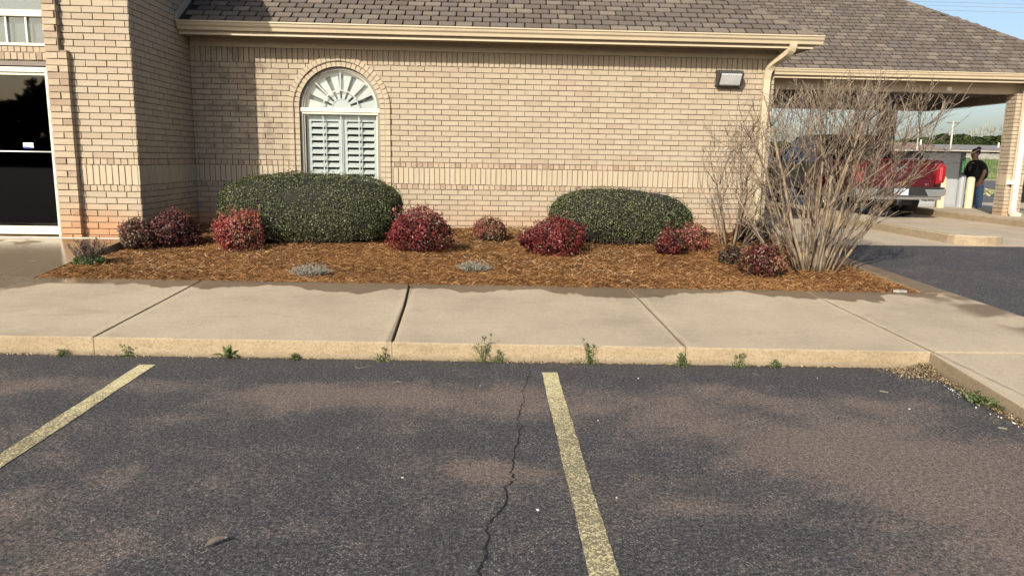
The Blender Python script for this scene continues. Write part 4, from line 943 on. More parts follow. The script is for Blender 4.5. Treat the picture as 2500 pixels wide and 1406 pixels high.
# ------------------------------------------------------------------ weeds, litter, pebbles
def Sp(px, py):
    d = CF + CR*((px-1250)/FPX) - CU*((py-703)/FPX); t = (.13 - .03*5.13 - CAMH)/(d.z - .03*d.y); return Vector((d.x*t, d.y*t, CAMH + d.z*t))
def weed(label, px, kind, size, seed):
    size *= 1.3; rs = random.Random(seed); x = Gp(px, 883)[0]; base = Vector((x, kerb_y(x)-.025, 0)); o = empty('weed', label, 'weed', base, 'weeds along the foot of the kerb')
    mb = MB(); P = []
    if kind == 'rosette':
        lf = MB()
        for k in range(16):
            a = rs.uniform(0, 6.28); el = rs.uniform(.25, 1.3); L = size*rs.uniform(.6, 1.1); d = Vector((math.cos(a)*math.cos(el), math.sin(a)*math.cos(el)*.6, math.sin(el))); s = Vector((-math.sin(a), math.cos(a), 0))*size*.09
            p1 = d*L*.5 + Vector((0, 0, .01)); p2 = d*L + Vector((0, 0, -L*.18)); lf.face([Vector((0, 0, 0))-s*.3, Vector((0, 0, 0))+s*.3, p1+s, p1-s], rs.random()*.9+.05); lf.face([p1-s, p1+s, p2], rs.random()*.9+.05)
        lf.build('leaf_blades', M_GRASSW, o); return
    for k in range({'stalks': 5, 'clump': 9, 'tall': 7, 'bright': 12}[kind]):
        a = rs.uniform(0, 6.28); h = size*rs.uniform(.5, 1.1); ln = rs.uniform(.1, .7); e = Vector((math.cos(a)*h*ln, math.sin(a)*h*ln*.5-.01, h)); mb.tube([(0, 0, 0), e*.5 + Vector((rs.gauss(0, .006), 0, .01)), e], [.0022, .0018, .0012], 4, rs.random())
        if kind in ('stalks', 'tall'): P += [e + Vector((rs.gauss(0, .006), rs.gauss(0, .006), rs.gauss(0, .006))) for _ in range(9)]
        if kind != 'stalks': P += [e*rs.uniform(.2, 1) + Vector((rs.gauss(0, .012), rs.gauss(0, .012), rs.gauss(0, .006))) for _ in range(16)]
    P += [Vector((rs.gauss(0, size*.4), rs.gauss(0, .018), abs(rs.gauss(0, .02)))) for _ in range(110)]
    stuff(mb.build('stalks', M_GRASSW, o)); T = np.array([tuple(p) for p in P]); stuff(fast_quads('leaves', leaves(T, unit(rng.normal(size=T.shape)+[0, -.3, .8]), .015, .008), M_GRASSW, rng.random(len(T)) if kind != 'bright' else rng.uniform(.5, 1, len(T)), o))
for px, kind, size, lab in ((122, 'clump', .045, 'low green clump at the kerb near the left picture edge'), (290, 'stalks', .06, 'thin weed with two seed heads at the kerb above the left yellow line'), (545, 'rosette', .12, 'broad leaved green rosette weed at the kerb'), (716, 'clump', .03, 'tiny green sprout at the kerb between the rosette and the wide slab joint'), (932, 'stalks', .07, 'weed with two round buds beside the wide slab joint'), (1178, 'tall', .15, 'tall branching weed at the kerb left of the right yellow line'), (1216, 'stalks', .075, 'low budded weed right beside the tall branching weed'), (1436, 'tall', .13, 'bushy spreading weed at the kerb right of the right yellow line'), (1655, 'clump', .085, 'drooping weed at the kerb below a slab joint'), (1790, 'stalks', .065, 'sparse weed with three seed heads near the right part of the kerb'), (1872, 'clump', .04, 'small sprout right of the sparse three headed weed')):
    weed(lab, px, kind, size, px)
g = Gp(2405, 985); o = empty('weed', 'bright green leafy weed at the foot of the side kerb', 'weed', (g[0]-.02, g[1], 0), 'weeds along the foot of the kerb')
T = rng.normal(0, 1, (260, 3))*[.035, .10, .02]; T[:, 2] = np.abs(T[:, 2])+.01; S = rng.uniform(.015, .045, 260)
stuff(fast_quads('leaves', leaves(T, unit(rng.normal(size=T.shape)*.7+[0, 0, 1]), S, S*.4), M_GRASSW, rng.uniform(.5, 1, 260), o))
# dirt and chaff along the kerb foot
n = 5200; x = rng.uniform(-4.6, 3.25, n); k = rng.random(n) < (.45+.4*np.sin(x*5)*np.sin(x*1.7+1)); x = x[k]; n = len(x); y = 5.17-.045*x-.006-np.abs(rng.normal(0, .014, n)); z = np.abs(rng.normal(0, .005, n))+.003
P = np.stack([x, y, z], 1); 
xc = rng.normal(0, 1, (3800, 2)); pc = np.stack([3.24-np.abs(xc[:, 0])*.13, 5.0-np.abs(xc[:, 1])*.11-.0, np.zeros(3800)], 1); pc[:, 2] = np.clip(.055-.22*np.hypot(3.22-pc[:, 0], 5.0-pc[:, 1]), 0, 1)*rng.random(3800)+.004
t = rng.random(2600); ps = np.stack([3.235-.135*t*1.0-np.abs(rng.normal(0, .02, 2600))-.02, 4.95-1.5*t, np.abs(rng.normal(0, .008, 2600))+.004], 1)
P = np.concatenate([P, pc, ps]); S = rng.uniform(.006, .022, len(P))
o = stuff(fast_quads('leaf_litter', leaves(P, unit(rng.normal(size=P.shape)*.5+[0, -.2, 1]), S, S*.35), M_LITTER, rng.random(len(P)))); tag(o, 'dry leaf chaff and dirt gathered along the foot of the kerb', 'litter')
# white crumbs by the side kerb
n = 46; t = rng.random(n); P = np.stack([3.14-.11*t-np.abs(rng.normal(0, .03, n)), 4.75-1.25*t, rng.uniform(.004, .014, n)], 1); S = rng.uniform(.006, .016, n)
o = stuff(fast_quads('white_crumbs', leaves(P, unit(rng.normal(size=P.shape)), S, S*.8), plain('white_crumb', (.45, .45, .43), .8, .2, 40), None)); tag(o, 'white crumbled bits lying along the side kerb', 'debris')
def pebble(label, px, py, s, mat, flat=.5, name='pebble', z=0.004):
    g = Gp(px, py); bm = bmesh.new(); bmesh.ops.create_icosphere(bm, subdivisions=2, radius=s)
    for v in bm.verts: v.co *= random.uniform(.8, 1.15); v.co.z *= flat
    me = bpy.data.meshes.new(name); bm.to_mesh(me); bm.free(); me.materials.append(mat); return tag(link(name, me, None, (g[0], g[1], z+s*flat*.6)), label, 'pebble', 'pale pebbles on the asphalt')
M_PEB = plain('pale_pebble', (.6, .58, .54), .8, .1, 30)
for px, py, s, lab in ((1313, 1247, .007, 'white pebble left of the worn yellow line in the foreground'), (1172, 943, .004, 'pale pebble left of the crack top'), (1460, 1028, .0045, 'pale pebble right of the worn yellow line'), (983, 1168, .006, 'pale pebble in the middle of the dark asphalt'), (1558, 925, .006, 'pale pebble close to the kerb right of the worn line'), (2220, 1000, .006, 'pale pebble right of centre near the side kerb'), (1995, 925, .004, 'tiny pale pebble near the kerb corner'), (1505, 1217, .004, 'tiny pale pebble right of the worn line in front')):
    pebble(lab, px, py, s, M_PEB)
g = Gp(527, 1333); m = MB()
for i in range(8):
    a, b = i/8, (i+1)/8; f = lambda t: (-.045+.09*t, .020*math.sin(math.pi*t)**.8, .004+.012*math.sin(math.pi*t)+.006*t)
    (x0, w0, z0), (x1, w1, z1) = f(a), f(b); m.face([(x0, -w0*.6, z0+.004), (x1, -w1*.6, z1+.004), (x1, 0, z1), (x0, 0, z0)], .5); m.face([(x0, 0, z0), (x1, 0, z1), (x1, w1*.6, z1+.010), (x0, w0*.6, z0+.010)], .6)
o = m.build('fallen_leaf', plain('brown_leaf', (.12, .092, .072), .7, .2, 40), None, loc=(g[0], g[1], .004)); o.rotation_euler = (0, 0, R(38)); tag(o, 'single curled brown leaf on the asphalt in the left foreground', 'leaf')
def twig_bit(label, pts, r=.0022):
    q = [Vector((*Gp(*p), .006)) for p in pts]; b = q[0].copy(); mb = MB(); mb.tube([v-b + Vector((0, 0, .002*(i % 2))) for i, v in enumerate(q)], r, 5, .5); tag(mb.build('fallen_twig', M_GREYTW, None, loc=b), label, 'twig', 'twigs on the asphalt')
twig_bit('pale bent twig on the asphalt below the wide slab joint', [(867, 896), (873, 901), (888, 899), (906, 895)]); twig_bit('short tan twig on the asphalt right of the bent twig', [(958, 936), (970, 934), (980, 935)], .003)
twig_bit('thin twig on the asphalt near the kerb corner', [(2148, 956), (2168, 961)], .003); twig_bit('tan scrap of twig at the right picture edge', [(2436, 1046), (2458, 1050)], .006)
m = MB(); m.prism([(-.075, -.02), (-.03, -.045), (.06, -.04), (.08, .0), (.05, .03), (-.05, .03)], 0, .022, 'z'); q = Sp(2198, 714); tag(m.build('flat_stone', plain('grey_stone', (.27, .26, .24), .8, .2, 20), None, loc=q + Vector((0, .02, .0)), bevel=.006), 'flat grey stone on the mulch at the right front corner of the bed', 'stone')
# ------------------------------------------------------------------ drive-through canopy
CX1, CYE, CH = 13.0, 14.88, 3.15          # right eave, front eave, half depth
can = empty('drive_through_canopy', 'brown shingled drive-through canopy on brick piers behind the building', 'canopy', (9, 15, 0)); CO = Vector((9, 15, 0))
def cb(mb, name, mat, parent=None, **k): return mb.build(name, mat, parent or can, loc=(-CO if parent is None else None), **k)
croof = cb(MB(), 'roof', M_DECK)
m = MB(); zr = EZ + CH*TS; yr = CYE + CH; yb_ = CYE + 2*CH
m.face([(3.5, CYE, EZ), (CX1, CYE, EZ), (CX1-CH, yr, zr), (3.5, yr, zr)]); m.face([(CX1, CYE, EZ), (CX1, yb_, EZ), (CX1-CH, yr, zr)]); m.face([(CX1, yb_, EZ), (3.5, yb_, EZ), (3.5, yr, zr), (CX1-CH, yr, zr)])
m.build('roof_deck', M_DECK, croof)
shingle_roof(croof, lambda s: 4.6, lambda s: CX1 - s*CS_ + .02, CYE-.02, EZ+.006, 22, 300, 8)
hip_caps(croof, Vector((CX1, CYE, EZ+.012)), Vector((-1, 1, TS)), 27)
cf, cx = CYE+.05, CX1-.05
m = MB(); m.prism([(cf-a, b) for a, b in gutter_prof()], 4.6, cx+.10, 'x'); cb(m, 'gutter', M_GUTT)
m = MB(); m.prism([(cx+a, b) for a, b in gutter_prof()], cf+.02, yb_, 'y'); cb(m, 'gutter', M_GUTT)
m = MB(); m.box(4.6, cx-.002, cf, cf+.025, 3.125, GZ); m.box(cx-.025, cx, cf+.026, yb_-.05, 3.127, GZ); cb(m, 'fascia', M_TRIM)
m = MB(); m.box(4.6, cx, cf-.012, cf, 3.118, 3.142); cb(m, 'fascia_lip', M_GUTT)
m = MB(); m.face([(4.6, cf+.02, 3.136), (cx-.02, cf+.02, 3.136), (cx-.02, yb_-.05, 3.136), (4.6, yb_-.05, 3.136)][::-1]); cb(m, 'soffit', M_SOFF)
BY0, BY1, BX1 = 15.30, 20.75, 12.56
m = MB(); m.box(4.6, BX1, BY0, BY0+.2, 2.935, 3.134); m.box(4.6, BX1, BY0-.012, BY0, 3.05, 3.134); cb(m, 'front_beam', M_TRIM)
m = MB(); m.box(BX1-.2, BX1-.002, BY0+.201, BY1, 2.937, 3.133); cb(m, 'side_beam', M_TRIM)
m = MB(); m.box(4.6, BX1-.201, BY1-.2, BY1, 2.939, 3.133); cb(m, 'back_beam', M_TRIM)
m = MB(); m.box(4.6, BX1-.21, BY0+.21, BY1-.21, 3.09, 3.10); cb(m, 'ceiling', plain('brown_ceiling', (.10, .07, .05), .8, .1, 2))
m = MB(); m.box(9.62, 9.72, BY0-.022, BY0-.001, 2.975, 3.045); cb(m, 'cover_plate', M_WHITE)
B_PIER = BrickSet('brick', M_BRICK, 260); B_PSOL = BrickSet('soldier_brick', M_BPALE, 40)
for (px0, py0) in ((11.04, 15.16), (11.04, 20.22)):
    w = .385; dq = .31; pier = MB(); pier.box(px0+PROUD, px0+w-PROUD, py0+PROUD, py0+dq-PROUD, .40, 2.935); pier = cb(pier, 'pier', M_MORT)
    z = .42; i = 0
    while z < 2.93:
        sold = 8 == i; h = BL if sold else C_; z1 = min(z+h, 2.932); S, mod = (B_PSOL, C_) if sold else (B_PIER, BL)
        course(S, pier, Vector((px0, py0, 0)), EX, 0, 0, w, z, z1, mod, .127 if i % 2 else .09)
        course(S, pier, Vector((px0, py0+dq, 0)), -EY, -math.pi/2, 0, dq, z, z1, mod, .127 if i % 2 else .09)
        z = z1; i += 1
B_PIER.flush(); B_PSOL.flush()
path = [(11.20, 15.09, 3.17), (11.20, 15.09, 2.9), (11.20, 15.09, 1.5), (11.20, 15.09, .62)] + bend((11.20, 15.09, .58), (11.20, 15.09, .46), (11.22, 15.05, .46), (11.25, 14.93, .45), 6)
link('downspout', downspout(can, path, .115, .085, mat=plain('pale_downspout', (.66, .58, .45), .4, .05, 3)), can, -CO)
ob = MB(); ob.box(11.05, 11.135, 15.115, 15.16, 1.08, 1.17); ob.lathe([(0, -.06), (.035, -.06), (.04, -.02), (.04, 0)], (11.095, 15.115, 1.12), 14, 'y'); cb(ob, 'outlet_box', M_WHITE, bevel=.004)
# ------------------------------------------------------------------ kerbed islands
def island(label, pts, h=.145):
    bm = bmesh.new(); top = [bm.verts.new((x, y, AP+h)) for x, y in pts]; bot = [bm.verts.new((x, y, AP-.03)) for x, y in pts]; bm.faces.new(top); n = len(pts)
    for i in range(n): bm.faces.new((top[i], bot[i], bot[(i+1) % n], top[(i+1) % n]))
    bmesh.ops.recalc_face_normals(bm, faces=bm.faces); bmesh.ops.bevel(bm, geom=[e for e in bm.edges if e.verts[0] in top and e.verts[1] in top], offset=.02, segments=3, affect='EDGES')
    me = bpy.data.meshes.new('kerb_island'); bm.to_mesh(me); bm.free(); me.materials.append(M_APRON); return tag(link('kerb_island', me), label, 'kerb')
def capsule(x0, x1, y0, y1, n=8):
    r = (x1-x0)/2; c = (x0+x1)/2; p = [(c + r*math.cos(a), y0 + r*.8 - r*.8*math.sin(a)) for a in [math.pi*(1-i/n) for i in range(n+1)]]; return p + [(x1, y1), (x0, y1)]
island('round ended concrete island nearest the asphalt drive', capsule(7.16, 7.98, 10.62, 21.5))
island('long concrete island carrying the brick pier and teller box', capsule(10.62, 12.28, 12.4, 21.5))
# ------------------------------------------------------------------ teller kiosk and bollards
IZ = AP + .145
k = empty('teller_kiosk', 'grey metal drive-up teller box on the long island beside the person', 'kiosk', (11.5, 18.4, IZ)); M_KG = plain('grey_enamel', (.30, .32, .325), .45, .06, 2); M_KD = plain('dark_grey_enamel', (.075, .08, .085), .45, .1, 3)
m = MB(); m.box(-.55, .40, -.38, .5, 0, 1.33); m.build('cabinet', M_KG, k, bevel=.012)
m = MB(); m.box(-.57, .44, -.40, .52, 1.33, 1.375); m.build('top_cap', M_KD, k, bevel=.01)
m = MB(); m.box(.401, .52, -.39, .5, .5, 1.33); m.build('side_fascia', M_KD, k, bevel=.01)
m = MB(); m.box(.401, .47, -.37, .48, 0, .499); m.build('side_base', M_KG, k, bevel=.01)
m = MB(); m.box(-.49, .35, -.392, -.381, .06, 1.26); m.build('access_panel', plain('grey_panel', (.33, .35, .355), .42, .05, 2), k, bevel=.004)
m = MB(); m.box(.445, .49, -.40, -.391, .86, 1.14); m.build('decal', plain('green_decal', (.16, .75, .25), .5, .08, 10), k)
m = MB(); m.box(-1.05, -.56, .1, .9, .0, 1.34); m.build('rear_cabinet', M_KD, k, bevel=.012)
def bollard(label, x, y, h, mat):
    m = MB(); r = .088; m.lathe([(0.0001, h), (r*.6, h-.004), (r*.92, h-.03), (r, h-.06), (r, 0.0)], (0, 0, 0), 20); o = m.build('bollard', mat, None, smooth=True, loc=(x, y, IZ)); return tag(o, label, 'bollard', 'bollards guarding the teller box')
M_CREAM = plain('cream_enamel', (.62, .50, .32), .5, .08, 4)
bollard('cream bollard in front of the person', 12.02, 17.72, .76, M_CREAM); bollard('cream bollard between the truck bumper and the teller box', 11.33, 17.75, .76, M_CREAM); bollard('grey bollard just behind the right cream bollard', 11.98, 18.0, .80, M_KG)
# ------------------------------------------------------------------ vehicles
def car_paint(name, col, metal=.3):
    t = NT(name); n = t.noise(t.pos(), 2, 2); c = t.ramp(n, [(.3, tuple(k*.92 for k in col)), (.7, col)]); return t.fin(c, .32, metal, Coat_Weight=.8, Coat_Roughness=.06)
M_RED = car_paint('red_car_paint', (.075, .0025, .006)); M_NAVY = car_paint('blue_grey_car_paint', (.030, .036, .048)); M_CHAR = car_paint('charcoal_car_paint', (.05, .055, .06))
M_CHROME = plain('chrome', (.50, .50, .50), .25, .04, 3, metal=.85); M_RUB = plain('tyre_rubber', (.014, .014, .014), .85, .2, 20); M_CGLASS = plain('car_glass', (.012, .014, .015), .06, .2, 2, spec=.7)
M_TAIL = plain('red_lens', (.20, .006, .010), .12, .15, 12, Coat_Weight=1.0); M_TAIL2 = plain('bright_lens', (.42, .05, .06), .12, .3, 30, Coat_Weight=1.0)
def wheel(parent, x, y, r, w, side):
    o = MB(); o.lathe([(r*.62, -w/2), (r*.9, -w/2), (r*.97, -w/2+.03), (r, -w/2+.07), (r, w/2-.07), (r*.97, w/2-.03), (r*.9, w/2), (r*.62, w/2)], (0, 0, 0), 36, 'x'); t = o.build('wheel', M_RUB, parent, smooth=True, loc=(x, y, r))
    o = MB(); o.lathe([(r*.63, -w*.45), (r*.55, -w*.3), (.0001, -w*.3)], (0, 0, 0), 24, 'x')
    for i in range(6):
        a = i*math.pi/3; o.obox((side*w*.36, math.cos(a)*r*.32, math.sin(a)*r*.32), (.018, 0, 0), Vector((0, math.cos(a), math.sin(a)))*r*.28, Vector((0, -math.sin(a), math.cos(a)))*.035)
    o.lathe([(r*.6, side*w*.46), (r*.64, side*w*.42), (r*.6, side*w*.2)], (0, 0, 0), 24, 'x'); o.build('rim', M_CHROME, t); return t
def arch_poly(y0, y1, zb, tops, wheels, wr):
    """lower body outline in (y,z) with wheel arches cut from the sill line"""
    p = [(y0, zb)]
    for wy in wheels:
        p.append((wy-wr, zb))
        for i in range(1, 10): a = math.pi*(1-i/10); p.append((wy+wr*math.cos(a), zb + wr*.92*math.sin(a)))
        p.append((wy+wr, zb))
    return p + [(y1, zb)] + tops
def body(parent, poly, hw, name, mat, tuck=.04, bevel=.03):
    m = MB(); m.prism(poly, -hw, hw, 'x'); o = m.build(name, mat, parent, bevel=bevel, seg=3); return o
def greenhouse(parent, base, top, hb, ht, zb, zt, mat, glass, pillars):
    """cab with tinted windows: base=(y0,y1) top=(y0,y1)"""
    m = MB(); m.box(-ht+.02, ht-.02, top[0]+.03, top[1]-.03, zt-.012, zt+.028); m.build('roof', mat, parent, bevel=.03, seg=3)
    m = MB(); q = lambda s, y, z: (s*(hb + (ht-hb)*(z-zb)/(zt-zb)), y, z)
    yl = lambda z: base[0] + (top[0]-base[0])*(z-zb)/(zt-zb); yh = lambda z: base[1] + (top[1]-base[1])*(z-zb)/(zt-zb)
    m.face([q(-1, yl(zb), zb), q(1, yl(zb), zb), q(1, yl(zt), zt), q(-1, yl(zt), zt)]); m.face([q(1, yl(zb), zb), q(1, yh(zb), zb), q(1, yh(zt), zt), q(1, yl(zt), zt)]); m.face([q(1, yh(zb), zb), q(-1, yh(zb), zb), q(-1, yh(zt), zt), q(1, yh(zt), zt)]); m.face([q(-1, yh(zb), zb), q(-1, yl(zb), zb), q(-1, yl(zt), zt), q(-1, yh(zt), zt)])
    m.build('window_band', glass, parent)
    for s in (-1, 1):
        for f in pillars:
            a = Vector(q(s, yl(zb)+(yh(zb)-yl(zb))*f, zb)); b = Vector(q(s, yl(zt)+(yh(zt)-yl(zt))*f, zt)); m = MB(); m.obox((a+b)/2, Vector((.022, 0, 0)), Vector((0, .045, 0)), (b-a)/2); m.build('pillar', mat, parent)
tr = empty('pickup_truck', 'red crew cab pickup truck seen from behind at the teller lane', 'truck', (9.04, 15.62, AP)); HW = 1.0
poly = arch_poly(.20, 5.75, .52, [(5.80, .95), (5.62, 1.10), (4.45, 1.22), (2.10, 1.26), (.12, 1.27), (.10, .98), (.14, .62)], (1.22, 4.85), .50)
body(tr, poly, HW, 'body', M_RED, bevel=.04)
greenhouse(tr, (2.12, 4.40), (2.32, 3.70), .93, .74, 1.24, 1.84, M_RED, M_CGLASS, (.02, .5, .98))
m = MB(); m.prism([(.098, .70), (.098, 1.20), (.085, 1.225), (.03, 1.25), (.025, 1.29), (.16, 1.30), (.16, .70)], -.765, .765, 'x'); m.build('tailgate', M_RED, tr, bevel=.012)
tg = tr.children[-1] if tr.children[-1].name.startswith('tailgate') else [c for c in tr.children if c.name.startswith('tailgate')][0]
m = MB(); m.box(-.66, .66, .072, .10, .885, 1.175); m.build('raised_panel', M_RED, tg, bevel=.018, seg=3)
m = MB(); m.box(-.78, .78, .055, .13, .655, .835); m.build('lower_step', M_RED, tg, bevel=.015)
m = MB(); m.box(-.14, .14, .048, .073, 1.135, 1.17); m.build('handle_recess', M_BLACK, tg)
text('emblem', 'GMC', .17, M_CHROME, tg, (-.02, .070, 1.01), (R(90), 0, 0), .006); text('badge', 'SLT', .055, M_CHROME, tg, (.62, .053, .735), (R(90), 0, 0), .003)
for s in (-1, 1):
    m = MB(); m.prism([(s*.80, .76), (s*.985, .80), (s*1.006, .90), (s*1.004, 1.15), (s*.96, 1.20), (s*.80, 1.20)][::s], .04, .22, 'y'); t_ = m.build('taillight', M_TAIL, tr, bevel=.012)
    m = MB(); m.box(min(s*.865, s*.93), max(s*.865, s*.93), .030, .041, .84, 1.13); m.build('lamp_strip', M_TAIL2, t_, bevel=.008)
bp = MB(); bp.prism([(-.93, .50), (.93, .50), (1.0, .55), (1.0, .66), (-1.0, .66), (-1.0, .55)], -.06, .16, 'y'); bp = bp.build('bumper', M_CHROME, tr, bevel=.02, seg=3)
m = MB(); m.prism([(-.60, .515), (.60, .515), (.50, .675), (-.50, .675)], -.075, -.059, 'y'); m.build('step_pad', M_BLACK, bp)
m = MB(); m.box(-.97, .97, -.05, .15, .664, .70); m.build('top_pad', M_BLACK, bp, bevel=.008)
m = MB(); m.box(-.93, .93, -.03, .14, .43, .499); m.build('lower_bar', M_CHROME, bp, bevel=.015)
lp = MB(); lp.box(-.16, .15, -.088, -.076, .53, .67); lp = lp.build('licence_plate', plain('plate_white', (.42, .50, .56), .5, .35, 18), bp)
for s in (-1, 1):
    m = MB(); m.prism([(s*.62, .40), (s*.80, .40), (s*.80, .475), (s*.62, .475)][::s], -.02, .2, 'y'); t_ = m.build('exhaust_tip', M_CHROME, tr, bevel=.012)
    m = MB(); m.box(min(s*.64, s*.78), max(s*.64, s*.78), -.024, -.0205, .413, .462); m.build('exhaust_bore', M_BLACK, t_)
m = MB(); m.box(-.45, .45, .25, .8, .30, .45); m.tube([(-.8, 1.22, .36), (.8, 1.22, .36)], .06, 10); m.lathe([(.0001, -.16), (.1, -.12), (.14, 0), (.1, .12), (.0001, .16)], (0, 1.22, .36), 14, 'x'); m.box(-.06, .06, -.02, .3, .38, .44); m.build('rear_axle', M_BLACK, tr)
for s in (-1, 1):
    for wy in (1.22, 4.85): wheel(tr, s*.84, wy, .41, .29, s)
    m = MB(); m.box(min(s*1.0, s*1.24), max(s*1.0, s*1.24), 3.95, 4.08, 1.20, 1.44); m.build('mirror', M_BLACK, tr, bevel=.03, seg=3)
m = MB(); m.box(-.2, .2, 2.30, 2.34, 1.80, 1.84); m.build('brake_lamp', M_TAIL, tr)
def suv(label, loc, rot, mat):
    o = empty('parked_car', label, 'car', loc, rotz=rot)
    body(o, arch_poly(.0, 4.6, .32, [(4.65, .62), (4.45, .92), (3.35, 1.05), (.15, 1.08), (-.03, .80)], (.85, 3.65), .38), .92, 'body', mat, bevel=.06)
    greenhouse(o, (.10, 3.45), (.45, 2.55), .86, .66, 1.06, 1.66, mat, M_CGLASS, (.02, .36, .68, .98))
    for s in (-1, 1):
        for wy in (.85, 3.65): wheel(o, s*.80, wy, .34, .22, s)
        m = MB(); m.box(min(s*.62, s*.90), max(s*.62, s*.90), -.035, .06, .78, .98); m.build('taillight', M_TAIL, o, bevel=.015)
        m = MB(); m.box(min(s*.60, s*.88), max(s*.60, s*.88), 4.50, 4.60, .68, .82); m.build('headlight', plain('head_lens', (.6, .62, .65), .1, .1, 20), o, bevel=.015)
        m = MB(); m.box(min(s*.90, s*1.08), max(s*.90, s*1.08), 2.95, 3.05, 1.02, 1.16); m.build('mirror', mat, o, bevel=.02)
    m = MB(); m.box(-.85, .85, -.06, .1, .36, .60); m.build('rear_bumper', M_BLACK, o, bevel=.03); m = MB(); m.box(-.26, .26, -.04, -.031, .62, .74); m.build('licence_plate', M_WHITE, o); return o
suv('dark blue grey car half hidden behind the bare shrub beyond the truck', (11.9, 27.5, .25), R(8), M_NAVY)
suv('charcoal car showing at the right edge behind the brick pier', (13.95, 12.95, AP), R(0), M_CHAR)
# ------------------------------------------------------------------ person
def skin(name, verts, edges, mat, parent, sub=2, root=0):
    me = bpy.data.meshes.new(name); me.from_pydata([v[:3] for v in verts], edges, []); o = link(name, me, parent); me.materials.append(mat)
    bm = bmesh.new(); bm.from_mesh(me); L_ = bm.verts.layers.skin.verify(); bm.verts.ensure_lookup_table()
    for i, v in enumerate(bm.verts):
        r = verts[i][3]; v[L_].radius = r if isinstance(r, tuple) else (r, r); v[L_].use_root = (i == root)
    bm.to_mesh(me); bm.free(); o.modifiers.new('skin', 'SKIN').use_smooth_shade = True; s = o.modifiers.new('sub', 'SUBSURF'); s.levels = sub; s.render_levels = sub; return o
pe = empty('person', 'person in black printed T-shirt and blue jeans leaning to the teller box', 'person', (12.66, 18.42, AP), rotz=0)
M_SKIN = plain('skin', (.34, .19, .13), .55, .08, 6, Subsurface_Weight=.05); M_TEE = plain('black_cotton', (.010, .010, .011), .9, .2, 15); M_JEAN = plain('blue_denim', (.10, .18, .32), .85, .2, 20); M_HAIR = plain('black_hair', (.010, .008, .008), .55, .3, 40); M_SHOE = plain('dark_shoe', (.03, .03, .03), .6, .2, 10)
# facing -x, slight forward lean; y: + is the far side
B = [(0, 0, .80, .15), (-.03, 0, .98, .16), (-.07, 0, 1.17, .15), (-.10, 0, 1.31, .07), (-.125, 0, 1.36, .068), (-.145, 0, 1.415, .088), (-.148, 0, 1.475, .098), (-.14, 0, 1.53, .078),
     (-.08, -.19, 1.225, .058), (-.02, -.27, 1.03, .055), (-.10, -.27, .84, .042), (-.125, -.265, .78, .030),
     (-.09, .19, 1.225, .058), (-.16, .24, 1.07, .052), (-.34, .18, 1.12, .040), (-.39, .17, 1.13, .028),
     (.0, -.10, .70, .10), (.01, -.11, .42, .07), (.03, -.11, .08, .05), (.0, .10, .70, .10), (-.02, .11, .42, .07), (-.02, .11, .08, .05), (-.05, -.11, .04, .035), (-.10, .11, .04, .035)]
E_ = [(0,1),(1,2),(2,3),(3,4),(4,5),(5,6),(6,7),(2,8),(8,9),(9,10),(10,11),(2,12),(12,13),(13,14),(14,15),(0,16),(16,17),(17,18),(0,19),(19,20),(20,21),(18,22),(21,23)]
def hand(root, d, up):
    p = Vector(B[root][:3]); d = Vector(d).normalized(); s = d.cross(Vector(up)).normalized(); k = len(B); pm = p + d*.05; B.append((*pm, (.030, .014))); E_.append((root, k))
    for i, L in enumerate((.062, .072, .068, .052)):
        a = pm + s*(.027-.018*i) + d*.028; b = a + (d*.9 + Vector(up)*-.25).normalized()*L*.55; c = b + (d*.6 + Vector(up)*-.7).normalized()*L*.45; j = len(B); B.extend([(*a, .009), (*b, .0085), (*c, .007)]); E_.extend([(k, j), (j, j+1), (j+1, j+2)])
    a = p + s*.032 + d*.02; b = a + (s*.5+d*.8).normalized()*.035; c = b + d*.026; j = len(B); B.extend([(*a, .010), (*b, .0095), (*c, .008)]); E_.extend([(root, j), (j, j+1), (j+1, j+2)])
hand(11, (-.35, 0, -1), (0, -1, .2)); hand(15, (-1, 0, .05), (0, 0, 1))
bodyo = skin('body', B, E_, M_SKIN, pe)
skin('t_shirt', [(.02, 0, .76, .23), (-.05, 0, .93, .275), (-.08, 0, 1.14, .25), (-.095, 0, 1.31, .12), (-.07, -.20, 1.24, .095), (-.03, -.265, 1.06, .088), (-.09, .20, 1.215, .095), (-.15, .245, 1.08, .088)], [(0,1),(1,2),(2,3),(2,4),(4,5),(2,6),(6,7)], M_TEE, pe)
skin('jeans', [(-.01, 0, .76, .13), (.0, -.10, .64, .12), (.01, -.11, .42, .10), (.03, -.11, .10, .082), (.0, .10, .66, .13), (-.02, .11, .42, .10), (-.02, .11, .10, .082)], [(0,1),(1,2),(2,3),(0,4),(4,5),(5,6)], M_JEAN, pe)
bm = bmesh.new(); bmesh.ops.create_icosphere(bm, subdivisions=4, radius=1)
for v in bm.verts:      # hair shell: covers crown, back and sides, open at the face
    c_ = v.co.copy(); f = 1.0 if (c_.x > -.25 or c_.z > .45) else .80; f *= (.93 if c_.z < -.35 else 1) + random.uniform(-.02, .04); v.co = Vector((-.128 + c_.x*.108*f, c_.y*.104*f, 1.505 + c_.z*.098*f))
me = bpy.data.meshes.new('hair'); bm.to_mesh(me); bm.free(); me.materials.append(M_HAIR); hro = link('hair', me, pe)
bm = bmesh.new(); bmesh.ops.create_icosphere(bm, subdivisions=3, radius=1)
for v in bm.verts: v.co = Vector((-.06, 0, 1.60)) + v.co*(.048 + random.uniform(-.005, .006))
me = bpy.data.meshes.new('hair_bun'); bm.to_mesh(me); bm.free(); me.materials.append(M_HAIR); link('hair_bun', me, hro)
